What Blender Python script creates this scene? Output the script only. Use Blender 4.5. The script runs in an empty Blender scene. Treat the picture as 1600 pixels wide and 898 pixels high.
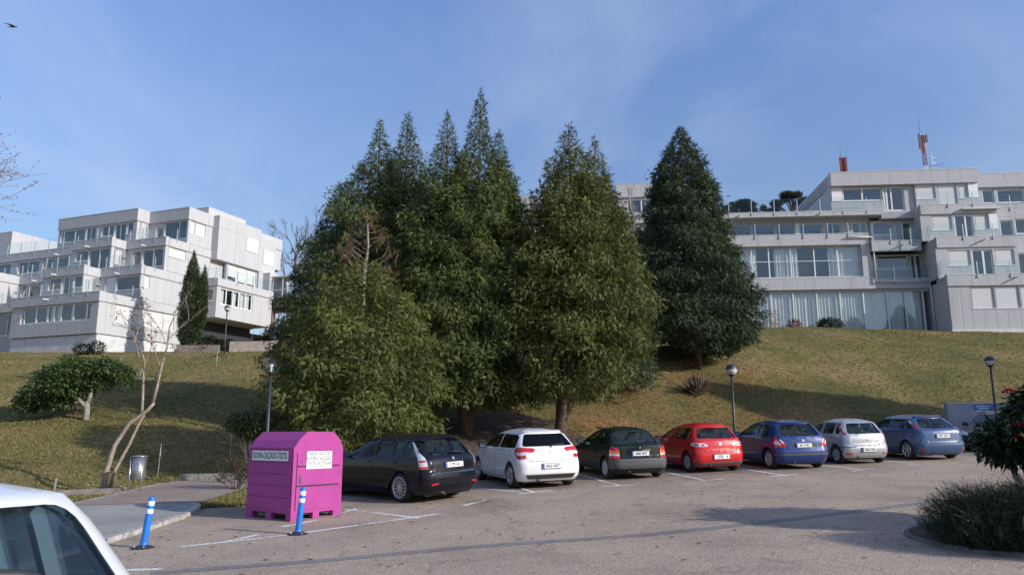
import bpy, bmesh, math, random
import numpy as np
from mathutils import Vector, Matrix, Euler

R = math.radians
S = bpy.context.scene
COL = S.collection
rng = np.random.default_rng(7)
random.seed(7)

# ------------------------------------------------------------------ camera
EYE = 1.6
PITCH = R(10.9)
cam = bpy.data.cameras.new('camera')
cam.sensor_width = 36.0
cam.lens = 27.0
cam.clip_start = 0.05
cam.clip_end = 2000
camo = bpy.data.objects.new('camera', cam)
camo.location = (0, 0, EYE)
camo.rotation_euler = (R(90) + PITCH, 0, 0)
COL.objects.link(camo)
S.camera = camo

# ------------------------------------------------------------------ sky, sun, exposure
SUN_AZ, SUN_EL = R(116.5), R(23)          # azimuth clockwise from +Y
W = bpy.data.worlds.new('World')
S.world = W
W.use_nodes = True
nt = W.node_tree
nt.nodes.clear()
out = nt.nodes.new('ShaderNodeOutputWorld')
bg = nt.nodes.new('ShaderNodeBackground')
sky = nt.nodes.new('ShaderNodeTexSky')
sky.sky_type = 'NISHITA'
sky.sun_disc = False
sky.sun_elevation = SUN_EL
sky.sun_rotation = SUN_AZ
sky.air_density = 1.15
sky.dust_density = .6
sky.ozone_density = 4.0
# thin cirrus, laid out on the sky's own directions
tc = nt.nodes.new('ShaderNodeTexCoord')
sep = nt.nodes.new('ShaderNodeSeparateXYZ')
nt.links.new(tc.outputs['Generated'], sep.inputs[0])
addz = nt.nodes.new('ShaderNodeMath'); addz.operation = 'ADD'; addz.inputs[1].default_value = 0.12
nt.links.new(sep.outputs[2], addz.inputs[0])
dvx = nt.nodes.new('ShaderNodeMath'); dvx.operation = 'DIVIDE'
dvy = nt.nodes.new('ShaderNodeMath'); dvy.operation = 'DIVIDE'
nt.links.new(sep.outputs[0], dvx.inputs[0]); nt.links.new(addz.outputs[0], dvx.inputs[1])
nt.links.new(sep.outputs[1], dvy.inputs[0]); nt.links.new(addz.outputs[0], dvy.inputs[1])
cmb = nt.nodes.new('ShaderNodeCombineXYZ')
nt.links.new(dvx.outputs[0], cmb.inputs[0]); nt.links.new(dvy.outputs[0], cmb.inputs[1])
mp = nt.nodes.new('ShaderNodeMapping')
mp.inputs['Rotation'].default_value = (0, 0, R(35))
mp.inputs['Scale'].default_value = (0.75, 0.45, 1)
mp.inputs['Location'].default_value = (7.75, 4.3, 0)
nt.links.new(cmb.outputs[0], mp.inputs[0])
nz = nt.nodes.new('ShaderNodeTexNoise')
nz.inputs['Scale'].default_value = 1.5
nz.inputs['Detail'].default_value = 8
nz.inputs['Roughness'].default_value = 0.55
nz.inputs['Distortion'].default_value = 0.5
nt.links.new(mp.outputs[0], nz.inputs['Vector'])
cr = nt.nodes.new('ShaderNodeValToRGB')
cr.color_ramp.elements[0].position = 0.40; cr.color_ramp.elements[0].color = (0, 0, 0, 1)
cr.color_ramp.elements[1].position = 0.85; cr.color_ramp.elements[1].color = (1, 1, 1, 1)
nt.links.new(nz.outputs[0], cr.inputs[0])
mulc = nt.nodes.new('ShaderNodeMath'); mulc.operation = 'MULTIPLY'; mulc.inputs[1].default_value = 0.46
nt.links.new(cr.outputs[0], mulc.inputs[0])
hsv = nt.nodes.new('ShaderNodeHueSaturation')
hsv.inputs['Saturation'].default_value = 1.0
hsv.inputs['Value'].default_value = 1.12
nt.links.new(sky.outputs[0], hsv.inputs['Color'])
hz = nt.nodes.new('ShaderNodeValToRGB')
hz.color_ramp.elements[0].position = 0.0; hz.color_ramp.elements[0].color = (.52, .45, .425, 1)
hz.color_ramp.elements[1].position = 0.5; hz.color_ramp.elements[1].color = (.90, .85, .95, 1)
nt.links.new(sep.outputs[2], hz.inputs[0])
hmul = nt.nodes.new('ShaderNodeMix'); hmul.data_type = 'RGBA'; hmul.blend_type = 'MULTIPLY'; hmul.inputs['Factor'].default_value = 1
nt.links.new(hsv.outputs[0], hmul.inputs['A']); nt.links.new(hz.outputs[0], hmul.inputs['B'])
mixc = nt.nodes.new('ShaderNodeMix'); mixc.data_type = 'RGBA'
nt.links.new(mulc.outputs[0], mixc.inputs['Factor'])
nt.links.new(hmul.outputs['Result'], mixc.inputs['A'])
mixc.inputs['B'].default_value = (3.6, 4.0, 4.9, 1)
nt.links.new(mixc.outputs['Result'], bg.inputs['Color'])
bg.inputs['Strength'].default_value = 0.15
nt.links.new(bg.outputs[0], out.inputs['Surface'])

sl = bpy.data.lights.new('sun', 'SUN')
sl.energy = 3.5
sl.angle = R(0.53)
sl.color = (1.0, 0.955, 0.88)
so = bpy.data.objects.new('sun', sl)
sd = Vector((math.sin(SUN_AZ) * math.cos(SUN_EL), math.cos(SUN_AZ) * math.cos(SUN_EL), math.sin(SUN_EL)))
so.rotation_euler = (-sd).to_track_quat('-Z', 'Y').to_euler()
so.location = sd * 100
COL.objects.link(so)

S.view_settings.view_transform = 'Standard'
S.view_settings.look = 'None'
S.view_settings.exposure = 0.45
S.view_settings.gamma = 1.0
S.view_settings.use_curve_mapping = False
S.cycles.max_bounces = 6
S.cycles.transparent_max_bounces = 12
S.cycles.caustics_reflective = False
S.cycles.caustics_refractive = False

# ------------------------------------------------------------------ materials
MATS = {}
def mat(name, col=(.5, .5, .5), rough=.6, metal=0.0, spec=.5, coat=0.0, noise=None, bump=None, emit=None, trans=0.0):
    """principled material; noise=(scale, amount) varies the value, bump=(scale, strength)"""
    if name in MATS: return MATS[name]
    m = bpy.data.materials.new(name); m.use_nodes = True
    n = m.node_tree; b = n.nodes['Principled BSDF']
    b.inputs['Base Color'].default_value = (*col, 1)
    b.inputs['Roughness'].default_value = rough
    b.inputs['Metallic'].default_value = metal
    b.inputs['Specular IOR Level'].default_value = spec
    b.inputs['Coat Weight'].default_value = coat
    b.inputs['Coat Roughness'].default_value = 0.04
    tcn = None
    if noise or bump:
        tcn = n.nodes.new('ShaderNodeTexCoord')
    if noise:
        t = n.nodes.new('ShaderNodeTexNoise'); t.inputs['Scale'].default_value = noise[0]
        t.inputs['Detail'].default_value = 7; t.inputs['Roughness'].default_value = .65
        n.links.new(tcn.outputs['Object'], t.inputs['Vector'])
        r = n.nodes.new('ShaderNodeMapRange')
        r.inputs['From Min'].default_value = .3; r.inputs['From Max'].default_value = .7
        r.inputs['To Min'].default_value = 1 - noise[1]; r.inputs['To Max'].default_value = 1 + noise[1]
        n.links.new(t.outputs[0], r.inputs['Value'])
        x = n.nodes.new('ShaderNodeVectorMath'); x.operation = 'SCALE'
        x.inputs[0].default_value = col
        n.links.new(r.outputs[0], x.inputs['Scale'])
        n.links.new(x.outputs[0], b.inputs['Base Color'])
    if bump:
        t2 = n.nodes.new('ShaderNodeTexNoise'); t2.inputs['Scale'].default_value = bump[0]
        t2.inputs['Detail'].default_value = 6
        n.links.new(tcn.outputs['Object'], t2.inputs['Vector'])
        bp = n.nodes.new('ShaderNodeBump'); bp.inputs['Strength'].default_value = bump[1]
        bp.inputs['Distance'].default_value = 0.02
        n.links.new(t2.outputs[0], bp.inputs['Height'])
        n.links.new(bp.outputs[0], b.inputs['Normal'])
    MATS[name] = m
    return m

def ramp(n, pts):
    r = n.nodes.new('ShaderNodeValToRGB')
    e = r.color_ramp.elements
    while len(e) > 1: e.remove(e[-1])
    e[0].position = pts[0][0]; e[0].color = (*pts[0][1], 1)
    for p, c in pts[1:]:
        k = e.new(p); k.color = (*c, 1)
    return r

def leafmat(name, cols, clump=0.5, trans=0.25, rough=.55, patch=None):
    """leaves: colour differs leaf by leaf and in soft patches through the crown"""
    if name in MATS: return MATS[name]
    m = bpy.data.materials.new(name); m.use_nodes = True
    n = m.node_tree; b = n.nodes['Principled BSDF']; o = n.nodes['Material Output']
    g = n.nodes.new('ShaderNodeNewGeometry'); tcn = n.nodes.new('ShaderNodeTexCoord')
    t = n.nodes.new('ShaderNodeTexNoise'); t.inputs['Scale'].default_value = clump; t.inputs['Detail'].default_value = 3
    n.links.new(tcn.outputs['Object'], t.inputs['Vector'])
    a = n.nodes.new('ShaderNodeMix'); a.data_type = 'FLOAT'; a.inputs[0].default_value = .6
    n.links.new(g.outputs['Random Per Island'], a.inputs[2]); n.links.new(t.outputs[0], a.inputs[3])
    r = ramp(n, cols)
    n.links.new(a.outputs[0], r.inputs[0])
    n.links.new(r.outputs[0], b.inputs['Base Color'])
    b.inputs['Roughness'].default_value = rough
    b.inputs['Specular IOR Level'].default_value = .3
    tr = n.nodes.new('ShaderNodeBsdfTranslucent')
    n.links.new(r.outputs[0], tr.inputs['Color'])
    mx = n.nodes.new('ShaderNodeMixShader'); mx.inputs[0].default_value = trans
    n.links.new(b.outputs[0], mx.inputs[1]); n.links.new(tr.outputs[0], mx.inputs[2])
    n.links.new(mx.outputs[0], o.inputs['Surface'])
    MATS[name] = m
    return m

def glassmat(name, tint=(.75, .85, .85), refl=.08, rough=.01):
    """thin pane: sees through, mirrors more at grazing angles"""
    if name in MATS: return MATS[name]
    m = bpy.data.materials.new(name); m.use_nodes = True
    n = m.node_tree; o = n.nodes['Material Output']; n.nodes.remove(n.nodes['Principled BSDF'])
    t = n.nodes.new('ShaderNodeBsdfTransparent'); t.inputs[0].default_value = (*tint, 1)
    g = n.nodes.new('ShaderNodeBsdfGlossy'); g.inputs['Roughness'].default_value = rough
    f = n.nodes.new('ShaderNodeLayerWeight'); f.inputs[0].default_value = .5
    pw = n.nodes.new('ShaderNodeMath'); pw.operation = 'POWER'; pw.inputs[1].default_value = 5.0
    n.links.new(f.outputs['Facing'], pw.inputs[0])
    ad = n.nodes.new('ShaderNodeMath'); ad.operation = 'MULTIPLY_ADD'; ad.inputs[1].default_value = .85; ad.inputs[2].default_value = refl; ad.use_clamp = True
    n.links.new(pw.outputs[0], ad.inputs[0])
    mx = n.nodes.new('ShaderNodeMixShader')
    n.links.new(ad.outputs[0], mx.inputs[0]); n.links.new(t.outputs[0], mx.inputs[1]); n.links.new(g.outputs[0], mx.inputs[2])
    n.links.new(mx.outputs[0], o.inputs['Surface'])
    MATS[name] = m
    return m

# ------------------------------------------------------------------ mesh and object helpers
def tag(o, label=None, cat=None, group=None, kind=None):
    if label: o['label'] = label
    if cat: o['category'] = cat
    if group: o['group'] = group
    if kind: o['kind'] = kind
    return o

def empty(name, loc=(0, 0, 0), rz=0.0, label=None, cat=None, group=None):
    o = bpy.data.objects.new(name, None); COL.objects.link(o)
    o.location = loc; o.rotation_euler = (0, 0, rz); o.empty_display_size = .2
    return tag(o, label, cat, group)

def link(name, me, parent=None):
    o = bpy.data.objects.new(name, me); COL.objects.link(o)
    if parent is not None: o.parent = parent
    return o

def copy_tree(o, parent=None):
    c = o.copy(); COL.objects.link(c)
    if parent is not None: c.parent = parent
    for ch in list(o.children): copy_tree(ch, c)
    return c

class MB:
    """collects boxes, tubes, lathes and polygons; build() links them as one mesh object"""
    def __init__(s): s.v = []; s.f = []; s.m = []; s.sm = []; s.mats = []
    def mi(s, m):
        if m not in s.mats: s.mats.append(m)
        return s.mats.index(m)
    def add(s, V, F, m, smooth=False):
        k = len(s.v); i = s.mi(m)
        s.v += [tuple(p) for p in V]
        for f in F:
            s.f.append([k + j for j in f]); s.m.append(i); s.sm.append(smooth)
        return s
    def box(s, x0, x1, y0, y1, z0, z1, m, M=None):
        V = [(x, y, z) for z in (z0, z1) for y in (y0, y1) for x in (x0, x1)]
        if M is not None: V = [M @ Vector(p) for p in V]
        return s.add(V, [(0, 2, 3, 1), (4, 5, 7, 6), (0, 1, 5, 4), (2, 6, 7, 3), (0, 4, 6, 2), (1, 3, 7, 5)], m)
    def tube(s, pts, rad, m, n=8, cap=True, smooth=True):
        pts = [Vector(p) for p in pts]
        if not hasattr(rad, '__len__'): rad = [rad] * len(pts)
        V = []; up = Vector((0, 0, 1))
        t0 = (pts[1] - pts[0]).normalized()
        a = t0.cross(up if abs(t0.z) < .9 else Vector((1, 0, 0))).normalized()
        for i, p in enumerate(pts):
            t = (pts[min(i + 1, len(pts) - 1)] - pts[max(i - 1, 0)]).normalized()
            a = (a - t * a.dot(t)).normalized(); b = t.cross(a)
            for k in range(n):
                w = 2 * math.pi * k / n
                V.append(p + (a * math.cos(w) + b * math.sin(w)) * rad[i])
        F = []
        for i in range(len(pts) - 1):
            for k in range(n):
                F.append((i * n + k, i * n + (k + 1) % n, (i + 1) * n + (k + 1) % n, (i + 1) * n + k))
        if cap:
            F.append(tuple(range(n - 1, -1, -1))); F.append(tuple((len(pts) - 1) * n + k for k in range(n)))
        return s.add(V, F, m, smooth)
    def lathe(s, prof, m, n=24, M=None, smooth=True):
        """prof: list of (r, z) about Z"""
        V = []; F = []
        for r, z in prof:
            for k in range(n):
                w = 2 * math.pi * k / n
                V.append(Vector((r * math.cos(w), r * math.sin(w), z)))
        for i in range(len(prof) - 1):
            for k in range(n):
                F.append((i * n + k, i * n + (k + 1) % n, (i + 1) * n + (k + 1) % n, (i + 1) * n + k))
        if M is not None: V = [M @ p for p in V]
        return s.add(V, F, m, smooth)
    def prism(s, poly, z0, z1, m, M=None):
        n = len(poly)
        V = [Vector((x, y, z0)) for x, y in poly] + [Vector((x, y, z1)) for x, y in poly]
        if M is not None: V = [M @ p for p in V]
        F = [tuple(range(n - 1, -1, -1)), tuple(range(n, 2 * n))]
        F += [(i, (i + 1) % n, n + (i + 1) % n, n + i) for i in range(n)]
        return s.add(V, F, m)
    def mesh(s, name):
        me = bpy.data.meshes.new(name)
        me.from_pydata([tuple(p) for p in s.v], [], s.f)
        for m in s.mats: me.materials.append(m)
        me.polygons.foreach_set('material_index', s.m)
        me.polygons.foreach_set('use_smooth', s.sm)
        me.update()
        return me
    def build(s, name, parent=None):
        return link(name, s.mesh(name), parent)

def np_mesh(name, V, F, m, smooth=False):
    """V (n,3), F (k,3 or 4)"""
    V = np.asarray(V, np.float32); F = np.asarray(F, np.int32)
    me = bpy.data.meshes.new(name)
    me.vertices.add(len(V)); me.vertices.foreach_set('co', V.ravel())
    k = F.shape[1]
    me.loops.add(F.size); me.loops.foreach_set('vertex_index', F.ravel())
    me.polygons.add(len(F))
    me.polygons.foreach_set('loop_start', np.arange(0, F.size, k, dtype=np.int32))
    me.polygons.foreach_set('loop_total', np.full(len(F), k, np.int32))
    if smooth: me.polygons.foreach_set('use_smooth', np.ones(len(F), bool))
    me.materials.append(m)
    me.update(calc_edges=True)
    return me

# ------------------------------------------------------------------ the lie of the land
FX = [-60, -30, -16, -12, -10, -9, -6.2, -4.4, -.6, 2.7, 5.1, 8.3, 11, 14, 20, 40, 90]
FY = [17, 19.8, 21.2, 22.4, 23.6, 23.9, 23.7, 23.0, 25.2, 27.1, 28.4, 29.2, 30.3, 31.4, 33, 37, 45]
_xs = np.linspace(-60, 90, 601)
_fy = np.interp(_xs, FX, FY)
_k = np.exp(-np.linspace(-2, 2, 13) ** 2); _k /= _k.sum()
_fy = np.convolve(np.pad(_fy, 6, mode='edge'), _k, 'valid')
def foot(x): return np.interp(x, _xs, _fy)
def lot(x, y): return .10 * np.clip((8.5 - y) / 4, 0, 1) ** 2 * (3 - 2 * np.clip((8.5 - y) / 4, 0, 1)) + .019 * np.clip(x, -30, 45) + .12 * np.log(np.exp((.042 * np.clip(y, -30, 60) - .61) / .12) + math.exp(-1))
def ground(x, y):
    x = np.asarray(x, float); y = np.asarray(y, float)
    f = foot(x)
    base = lot(x, np.minimum(y, f))
    d = np.maximum(y - f, 0)
    s = np.interp(x, [-25, -10, -2, 8, 30], [.235, .235, .29, .42, .42])
    h = base + s * (d - 1.0 * (1 - np.exp(-d)))
    yc = np.interp(x, [-60, -20, 0, 20, 35], [52, 53, 55, 54, 50])
    zc = np.interp(x, [-60, -20, 0, 20, 35], [7.0, 7.4, 8.6, 9.2, 8.5])
    c = zc + .10 * (y - yc)
    k = .35
    sm = -k * np.log(np.exp(-np.clip(h, -5, 40) / k) + np.exp(-np.clip(c, -5, 40) / k))
    und = .05 * np.sin(x * .9 + y * .35) * np.sin(y * .7 - x * .22) * np.clip(d / 3, 0, 1)
    return np.where(d > 0, np.minimum(sm, h) + und, h)
def gz(x, y): return float(ground(x, y))
# ------------------------------------------------------------------ ground, lot, path, markings
def dry_tint(n, tcn, src, *dst):
    """brown, dried-out turf where the conifers have shed and parched the bank"""
    tn = n.nodes.new('ShaderNodeTexNoise'); tn.inputs['Scale'].default_value = .45; tn.inputs['Detail'].default_value = 6; tn.inputs['Roughness'].default_value = .65
    n.links.new(tcn.outputs['Object'], tn.inputs['Vector'])
    tot = None
    for c, r0 in (((5.5, 31.0, 1.5), 7.5), ((11.0, 36.5, 3.5), 7.0)):
        d = n.nodes.new('ShaderNodeVectorMath'); d.operation = 'DISTANCE'; d.inputs[1].default_value = c
        n.links.new(tcn.outputs['Object'], d.inputs[0])
        m = n.nodes.new('ShaderNodeMapRange'); m.inputs['From Min'].default_value = r0; m.inputs['From Max'].default_value = r0 * .3
        n.links.new(d.outputs['Value'], m.inputs['Value'])
        if tot is None: tot = m.outputs[0]
        else:
            q = n.nodes.new('ShaderNodeMath'); q.operation = 'MAXIMUM'; n.links.new(tot, q.inputs[0]); n.links.new(m.outputs[0], q.inputs[1]); tot = q.outputs[0]
    mr = n.nodes.new('ShaderNodeMapRange'); mr.inputs['From Min'].default_value = .35; mr.inputs['From Max'].default_value = .6
    n.links.new(tn.outputs[0], mr.inputs['Value'])
    f = n.nodes.new('ShaderNodeMath'); f.operation = 'MULTIPLY'; n.links.new(tot, f.inputs[0]); n.links.new(mr.outputs[0], f.inputs[1])
    hs = n.nodes.new('ShaderNodeMix'); hs.data_type = 'RGBA'; hs.blend_type = 'MULTIPLY'; hs.inputs[0].default_value = 1; hs.inputs['B'].default_value = (1.34, .96, 1.0, 1)
    n.links.new(src, hs.inputs['A'])
    mx = n.nodes.new('ShaderNodeMix'); mx.data_type = 'RGBA'
    n.links.new(f.outputs[0], mx.inputs['Factor']); n.links.new(src, mx.inputs['A']); n.links.new(hs.outputs['Result'], mx.inputs['B'])
    for d_ in dst: n.links.new(mx.outputs['Result'], d_)
def groundmat():
    m = bpy.data.materials.new('turf'); m.use_nodes = True
    n = m.node_tree; b = n.nodes['Principled BSDF']; b.inputs['Roughness'].default_value = .95
    b.inputs['Specular IOR Level'].default_value = .1
    tcn = n.nodes.new('ShaderNodeTexCoord')
    def noise(sc, det=5):
        t = n.nodes.new('ShaderNodeTexNoise'); t.inputs['Scale'].default_value = sc; t.inputs['Detail'].default_value = det
        n.links.new(tcn.outputs['Object'], t.inputs['Vector']); return t
    a = noise(.22, 4); c = noise(6, 6); f = noise(40, 4)
    r1 = ramp(n, [(.36, (.130, .130, .050)), (.5, (.195, .165, .066)), (.64, (.28, .20, .10))])
    n.links.new(a.outputs[0], r1.inputs[0])
    r2 = ramp(n, [(.3, (.72, .72, .72)), (.5, (1, 1, 1)), (.7, (1.3, 1.26, 1.2))])
    n.links.new(c.outputs[0], r2.inputs[0])
    mx = n.nodes.new('ShaderNodeMix'); mx.data_type = 'RGBA'; mx.blend_type = 'MULTIPLY'; mx.inputs[0].default_value = 1
    n.links.new(r1.outputs[0], mx.inputs['A']); n.links.new(r2.outputs[0], mx.inputs['B'])
    dry_tint(n, tcn, mx.outputs['Result'], b.inputs['Base Color'])
    bp = n.nodes.new('ShaderNodeBump'); bp.inputs['Strength'].default_value = .9; bp.inputs['Distance'].default_value = .08
    n.links.new(f.outputs[0], bp.inputs['Height']); n.links.new(bp.outputs[0], b.inputs['Normal'])
    return m
TURF = groundmat()
gx = np.unique(np.concatenate([np.arange(-45, 50, .5), np.arange(-200, 260, 5.)]))
gy = np.unique(np.concatenate([np.arange(-6, 62, .5), np.arange(-60, 420, 6.)]))
X, Y = np.meshgrid(gx, gy)
Z = ground(X, Y)
V = np.c_[X.ravel(), Y.ravel(), Z.ravel()]
nx = len(gx); ii = np.arange(len(gy) - 1)[:, None] * nx + np.arange(nx - 1)[None]
F = np.stack([ii, ii + 1, ii + nx + 1, ii + nx], -1).reshape(-1, 4)
tag(link('ground', np_mesh('ground', V, F, TURF, True)), kind='structure')

def asphalt(name, dark, mid, light, tone=1.0, stains=False):
    m = bpy.data.materials.new(name); m.use_nodes = True
    n = m.node_tree; b = n.nodes['Principled BSDF']; b.inputs['Roughness'].default_value = .85
    b.inputs['Specular IOR Level'].default_value = .25
    tcn = n.nodes.new('ShaderNodeTexCoord')
    v = n.nodes.new('ShaderNodeTexVoronoi'); v.inputs['Scale'].default_value = 58; v.inputs['Randomness'].default_value = 1
    n.links.new(tcn.outputs['Object'], v.inputs['Vector'])
    r = ramp(n, [(.0, dark), (.30, mid), (.78, mid), (1.0, light)])
    sp = n.nodes.new('ShaderNodeSeparateColor'); n.links.new(v.outputs['Color'], sp.inputs[0])
    n.links.new(sp.outputs[0], r.inputs[0])
    t = n.nodes.new('ShaderNodeTexNoise'); t.inputs['Scale'].default_value = .5; t.inputs['Detail'].default_value = 7
    t.inputs['Roughness'].default_value = .6
    n.links.new(tcn.outputs['Object'], t.inputs['Vector'])
    r2 = ramp(n, [(.3, (.78 * tone,) * 3), (.5, (1.0 * tone,) * 3), (.7, (1.14 * tone, 1.12 * tone, 1.09 * tone))])
    n.links.new(t.outputs[0], r2.inputs[0])
    mx = n.nodes.new('ShaderNodeMix'); mx.data_type = 'RGBA'; mx.blend_type = 'MULTIPLY'; mx.inputs[0].default_value = 1
    n.links.new(r.outputs[0], mx.inputs['A']); n.links.new(r2.outputs[0], mx.inputs['B'])
    res = mx.outputs['Result']
    if stains:      # oil drips, damp streaks and fine cracks
        t3 = n.nodes.new('ShaderNodeTexNoise'); t3.inputs['Scale'].default_value = .33; t3.inputs['Detail'].default_value = 8; t3.inputs['Roughness'].default_value = .72; t3.inputs['Distortion'].default_value = .6
        n.links.new(tcn.outputs['Object'], t3.inputs['Vector'])
        r3 = ramp(n, [(.30, (.62, .61, .61)), (.40, (.95, .95, .95)), (.60, (1, 1, 1)), (.72, (1.10, 1.08, 1.05))])
        n.links.new(t3.outputs[0], r3.inputs[0])
        v2 = n.nodes.new('ShaderNodeTexVoronoi'); v2.feature = 'DISTANCE_TO_EDGE'; v2.inputs['Scale'].default_value = .42
        t4 = n.nodes.new('ShaderNodeTexNoise'); t4.inputs['Scale'].default_value = 1.6; t4.inputs['Detail'].default_value = 5
        n.links.new(tcn.outputs['Object'], t4.inputs['Vector'])
        va = n.nodes.new('ShaderNodeVectorMath'); va.operation = 'MULTIPLY_ADD'; va.inputs[1].default_value = (.9, .9, .9)
        n.links.new(t4.outputs['Color'], va.inputs[0]); n.links.new(tcn.outputs['Object'], va.inputs[2]); n.links.new(va.outputs[0], v2.inputs['Vector'])
        r4 = ramp(n, [(.0, (.55, .54, .53)), (.006, (.72, .71, .7)), (.011, (1, 1, 1))])
        n.links.new(v2.outputs['Distance'], r4.inputs[0])
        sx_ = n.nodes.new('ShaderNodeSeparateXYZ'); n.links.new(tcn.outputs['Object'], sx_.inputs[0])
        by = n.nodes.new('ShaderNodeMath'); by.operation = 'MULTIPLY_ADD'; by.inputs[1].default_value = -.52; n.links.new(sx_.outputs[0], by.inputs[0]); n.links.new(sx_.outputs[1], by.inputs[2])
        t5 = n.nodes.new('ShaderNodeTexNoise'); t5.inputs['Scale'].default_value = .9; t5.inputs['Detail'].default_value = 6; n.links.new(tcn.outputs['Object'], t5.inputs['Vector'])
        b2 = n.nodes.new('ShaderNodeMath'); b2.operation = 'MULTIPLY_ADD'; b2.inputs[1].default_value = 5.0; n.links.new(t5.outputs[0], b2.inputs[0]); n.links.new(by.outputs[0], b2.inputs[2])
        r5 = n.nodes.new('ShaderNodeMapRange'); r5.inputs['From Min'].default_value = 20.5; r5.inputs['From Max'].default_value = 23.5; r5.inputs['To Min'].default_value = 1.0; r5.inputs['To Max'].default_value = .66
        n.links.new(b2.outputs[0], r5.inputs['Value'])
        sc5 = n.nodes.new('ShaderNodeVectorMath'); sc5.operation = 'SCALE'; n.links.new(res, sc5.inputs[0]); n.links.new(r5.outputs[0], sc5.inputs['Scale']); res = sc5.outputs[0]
        for r_ in (r3, r4):
            m2 = n.nodes.new('ShaderNodeMix'); m2.data_type = 'RGBA'; m2.blend_type = 'MULTIPLY'; m2.inputs[0].default_value = 1 if r_ is r3 else .55
            n.links.new(res, m2.inputs['A']); n.links.new(r_.outputs[0], m2.inputs['B']); res = m2.outputs['Result']
    n.links.new(res, b.inputs['Base Color'])
    bp = n.nodes.new('ShaderNodeBump'); bp.inputs['Strength'].default_value = .45; bp.inputs['Distance'].default_value = .012
    n.links.new(v.outputs['Distance'], bp.inputs['Height']); n.links.new(bp.outputs[0], b.inputs['Normal'])
    return m
ASPH = asphalt('asphalt', (.22, .170, .134), (.372, .292, .228), (.56, .462, .380), stains=True)
PATHM = asphalt('path_asphalt', (.16, .122, .10), (.30, .235, .195), (.44, .36, .31))
APRON = asphalt('apron_concrete', (.19, .185, .17), (.31, .30, .28), (.42, .41, .385))
TAR = asphalt('tar_seam', (.13, .12, .115), (.215, .198, .19), (.30, .285, .275))

def sheet(name, xs, ylo, yhi, off, m, ny=40):
    """a sheet that follows the ground between two curves"""
    V = []; F = []
    for x, a, b_ in zip(xs, ylo, yhi):
        for t in np.linspace(0, 1, ny):
            y = a + (b_ - a) * t; V.append((x, y, gz(x, min(y, b_)) + off))
    for i in range(len(xs) - 1):
        for j in range(ny - 1):
            k = i * ny + j; F.append((k, k + ny, k + ny + 1, k + 1))
    return link(name, np_mesh(name, V, F, m, True))
xs = np.concatenate([np.arange(-6.7, 40, .35), np.arange(40, 90, 3)])
top = np.where(xs < -4.0, np.interp(xs, [-6.7, -5.6, -5.0, -4.6, -4.0], [17.5, 17.8, 19.5, 22.0, foot(-4.0) - .15]), foot(xs) - .15)
tag(sheet('parking_lot', xs, np.full(len(xs), -25.), top, .02, ASPH, 120), kind='structure')
xs = np.linspace(-9.8, -6.63, 16)
tag(sheet('paved_apron', xs, np.full(16, -20.), np.interp(xs, [-9.8, -7.2, -7.0, -6.8, -6.63], [17.95, 18.15, 17.7, 17.0, 16.0]), .085, APRON, 60), kind='structure')
xs = np.linspace(-10.1, -7.1, 12)
tag(sheet('footpath', xs, np.interp(xs, [-10.1, -7.1], [18.0, 18.22]), np.full(12, 23.55), .085, PATHM, 40), kind='structure')

CONC = mat('kerb_concrete', (.27, .255, .235), .9, noise=(5, .45), bump=(30, .4))
def strip(name, pts, w, h, m, off=0.0, base=-.15, kind='structure', seg=.3):
    """a low wall or kerb of width w along ground points"""
    P = [Vector(p).to_2d() for p in pts]; Q = []
    for a, b_ in zip(P[:-1], P[1:]):
        k = max(1, int((b_ - a).length / seg)); Q += [a.lerp(b_, i / k) for i in range(k)]
    Q.append(P[-1]); V = []; F = []
    for i, p in enumerate(Q):
        t = (Q[min(i + 1, len(Q) - 1)] - Q[max(i - 1, 0)]).normalized(); nrm = Vector((-t.y, t.x)) * w / 2
        z = gz(p.x, p.y) + off; j = random.uniform(-.010, .006)
        for q, zz in ((p - nrm, z + base), (p - nrm, z + h + j), (p + nrm, z + h + j), (p + nrm, z + base)): V.append((q.x, q.y, zz))
    for i in range(len(Q) - 1):
        for k in range(4):
            F.append((i * 4 + k, i * 4 + (k + 1) % 4, i * 4 + 4 + (k + 1) % 4, i * 4 + 4 + k))
    F += [(0, 1, 2, 3), (4 * len(Q) - 1, 4 * len(Q) - 2, 4 * len(Q) - 3, 4 * len(Q) - 4)]
    mb = MB(); mb.add(V, F, m); o = mb.build(name)
    return tag(o, kind=kind) if kind else o
strip('kerb', [(-6.6, -20), (-6.6, 15.9), (-6.66, 16.4), (-6.78, 17.0), (-6.98, 17.65), (-7.22, 18.05)], .15, .10, mat('worn_kerb', (.36, .345, .32), .9, noise=(9, .5), bump=(18, 1)))
strip('kerb', [(x, float(foot(x)) - .02) for x in np.arange(-4.0, 60, 1.0)], .14, .13, CONC)
strip('kerb', [(-10.2, 18.0), (-10.2, 20.6), (-10.25, 22.9), (-9.95, 23.6)], .08, .085, CONC)

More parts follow.
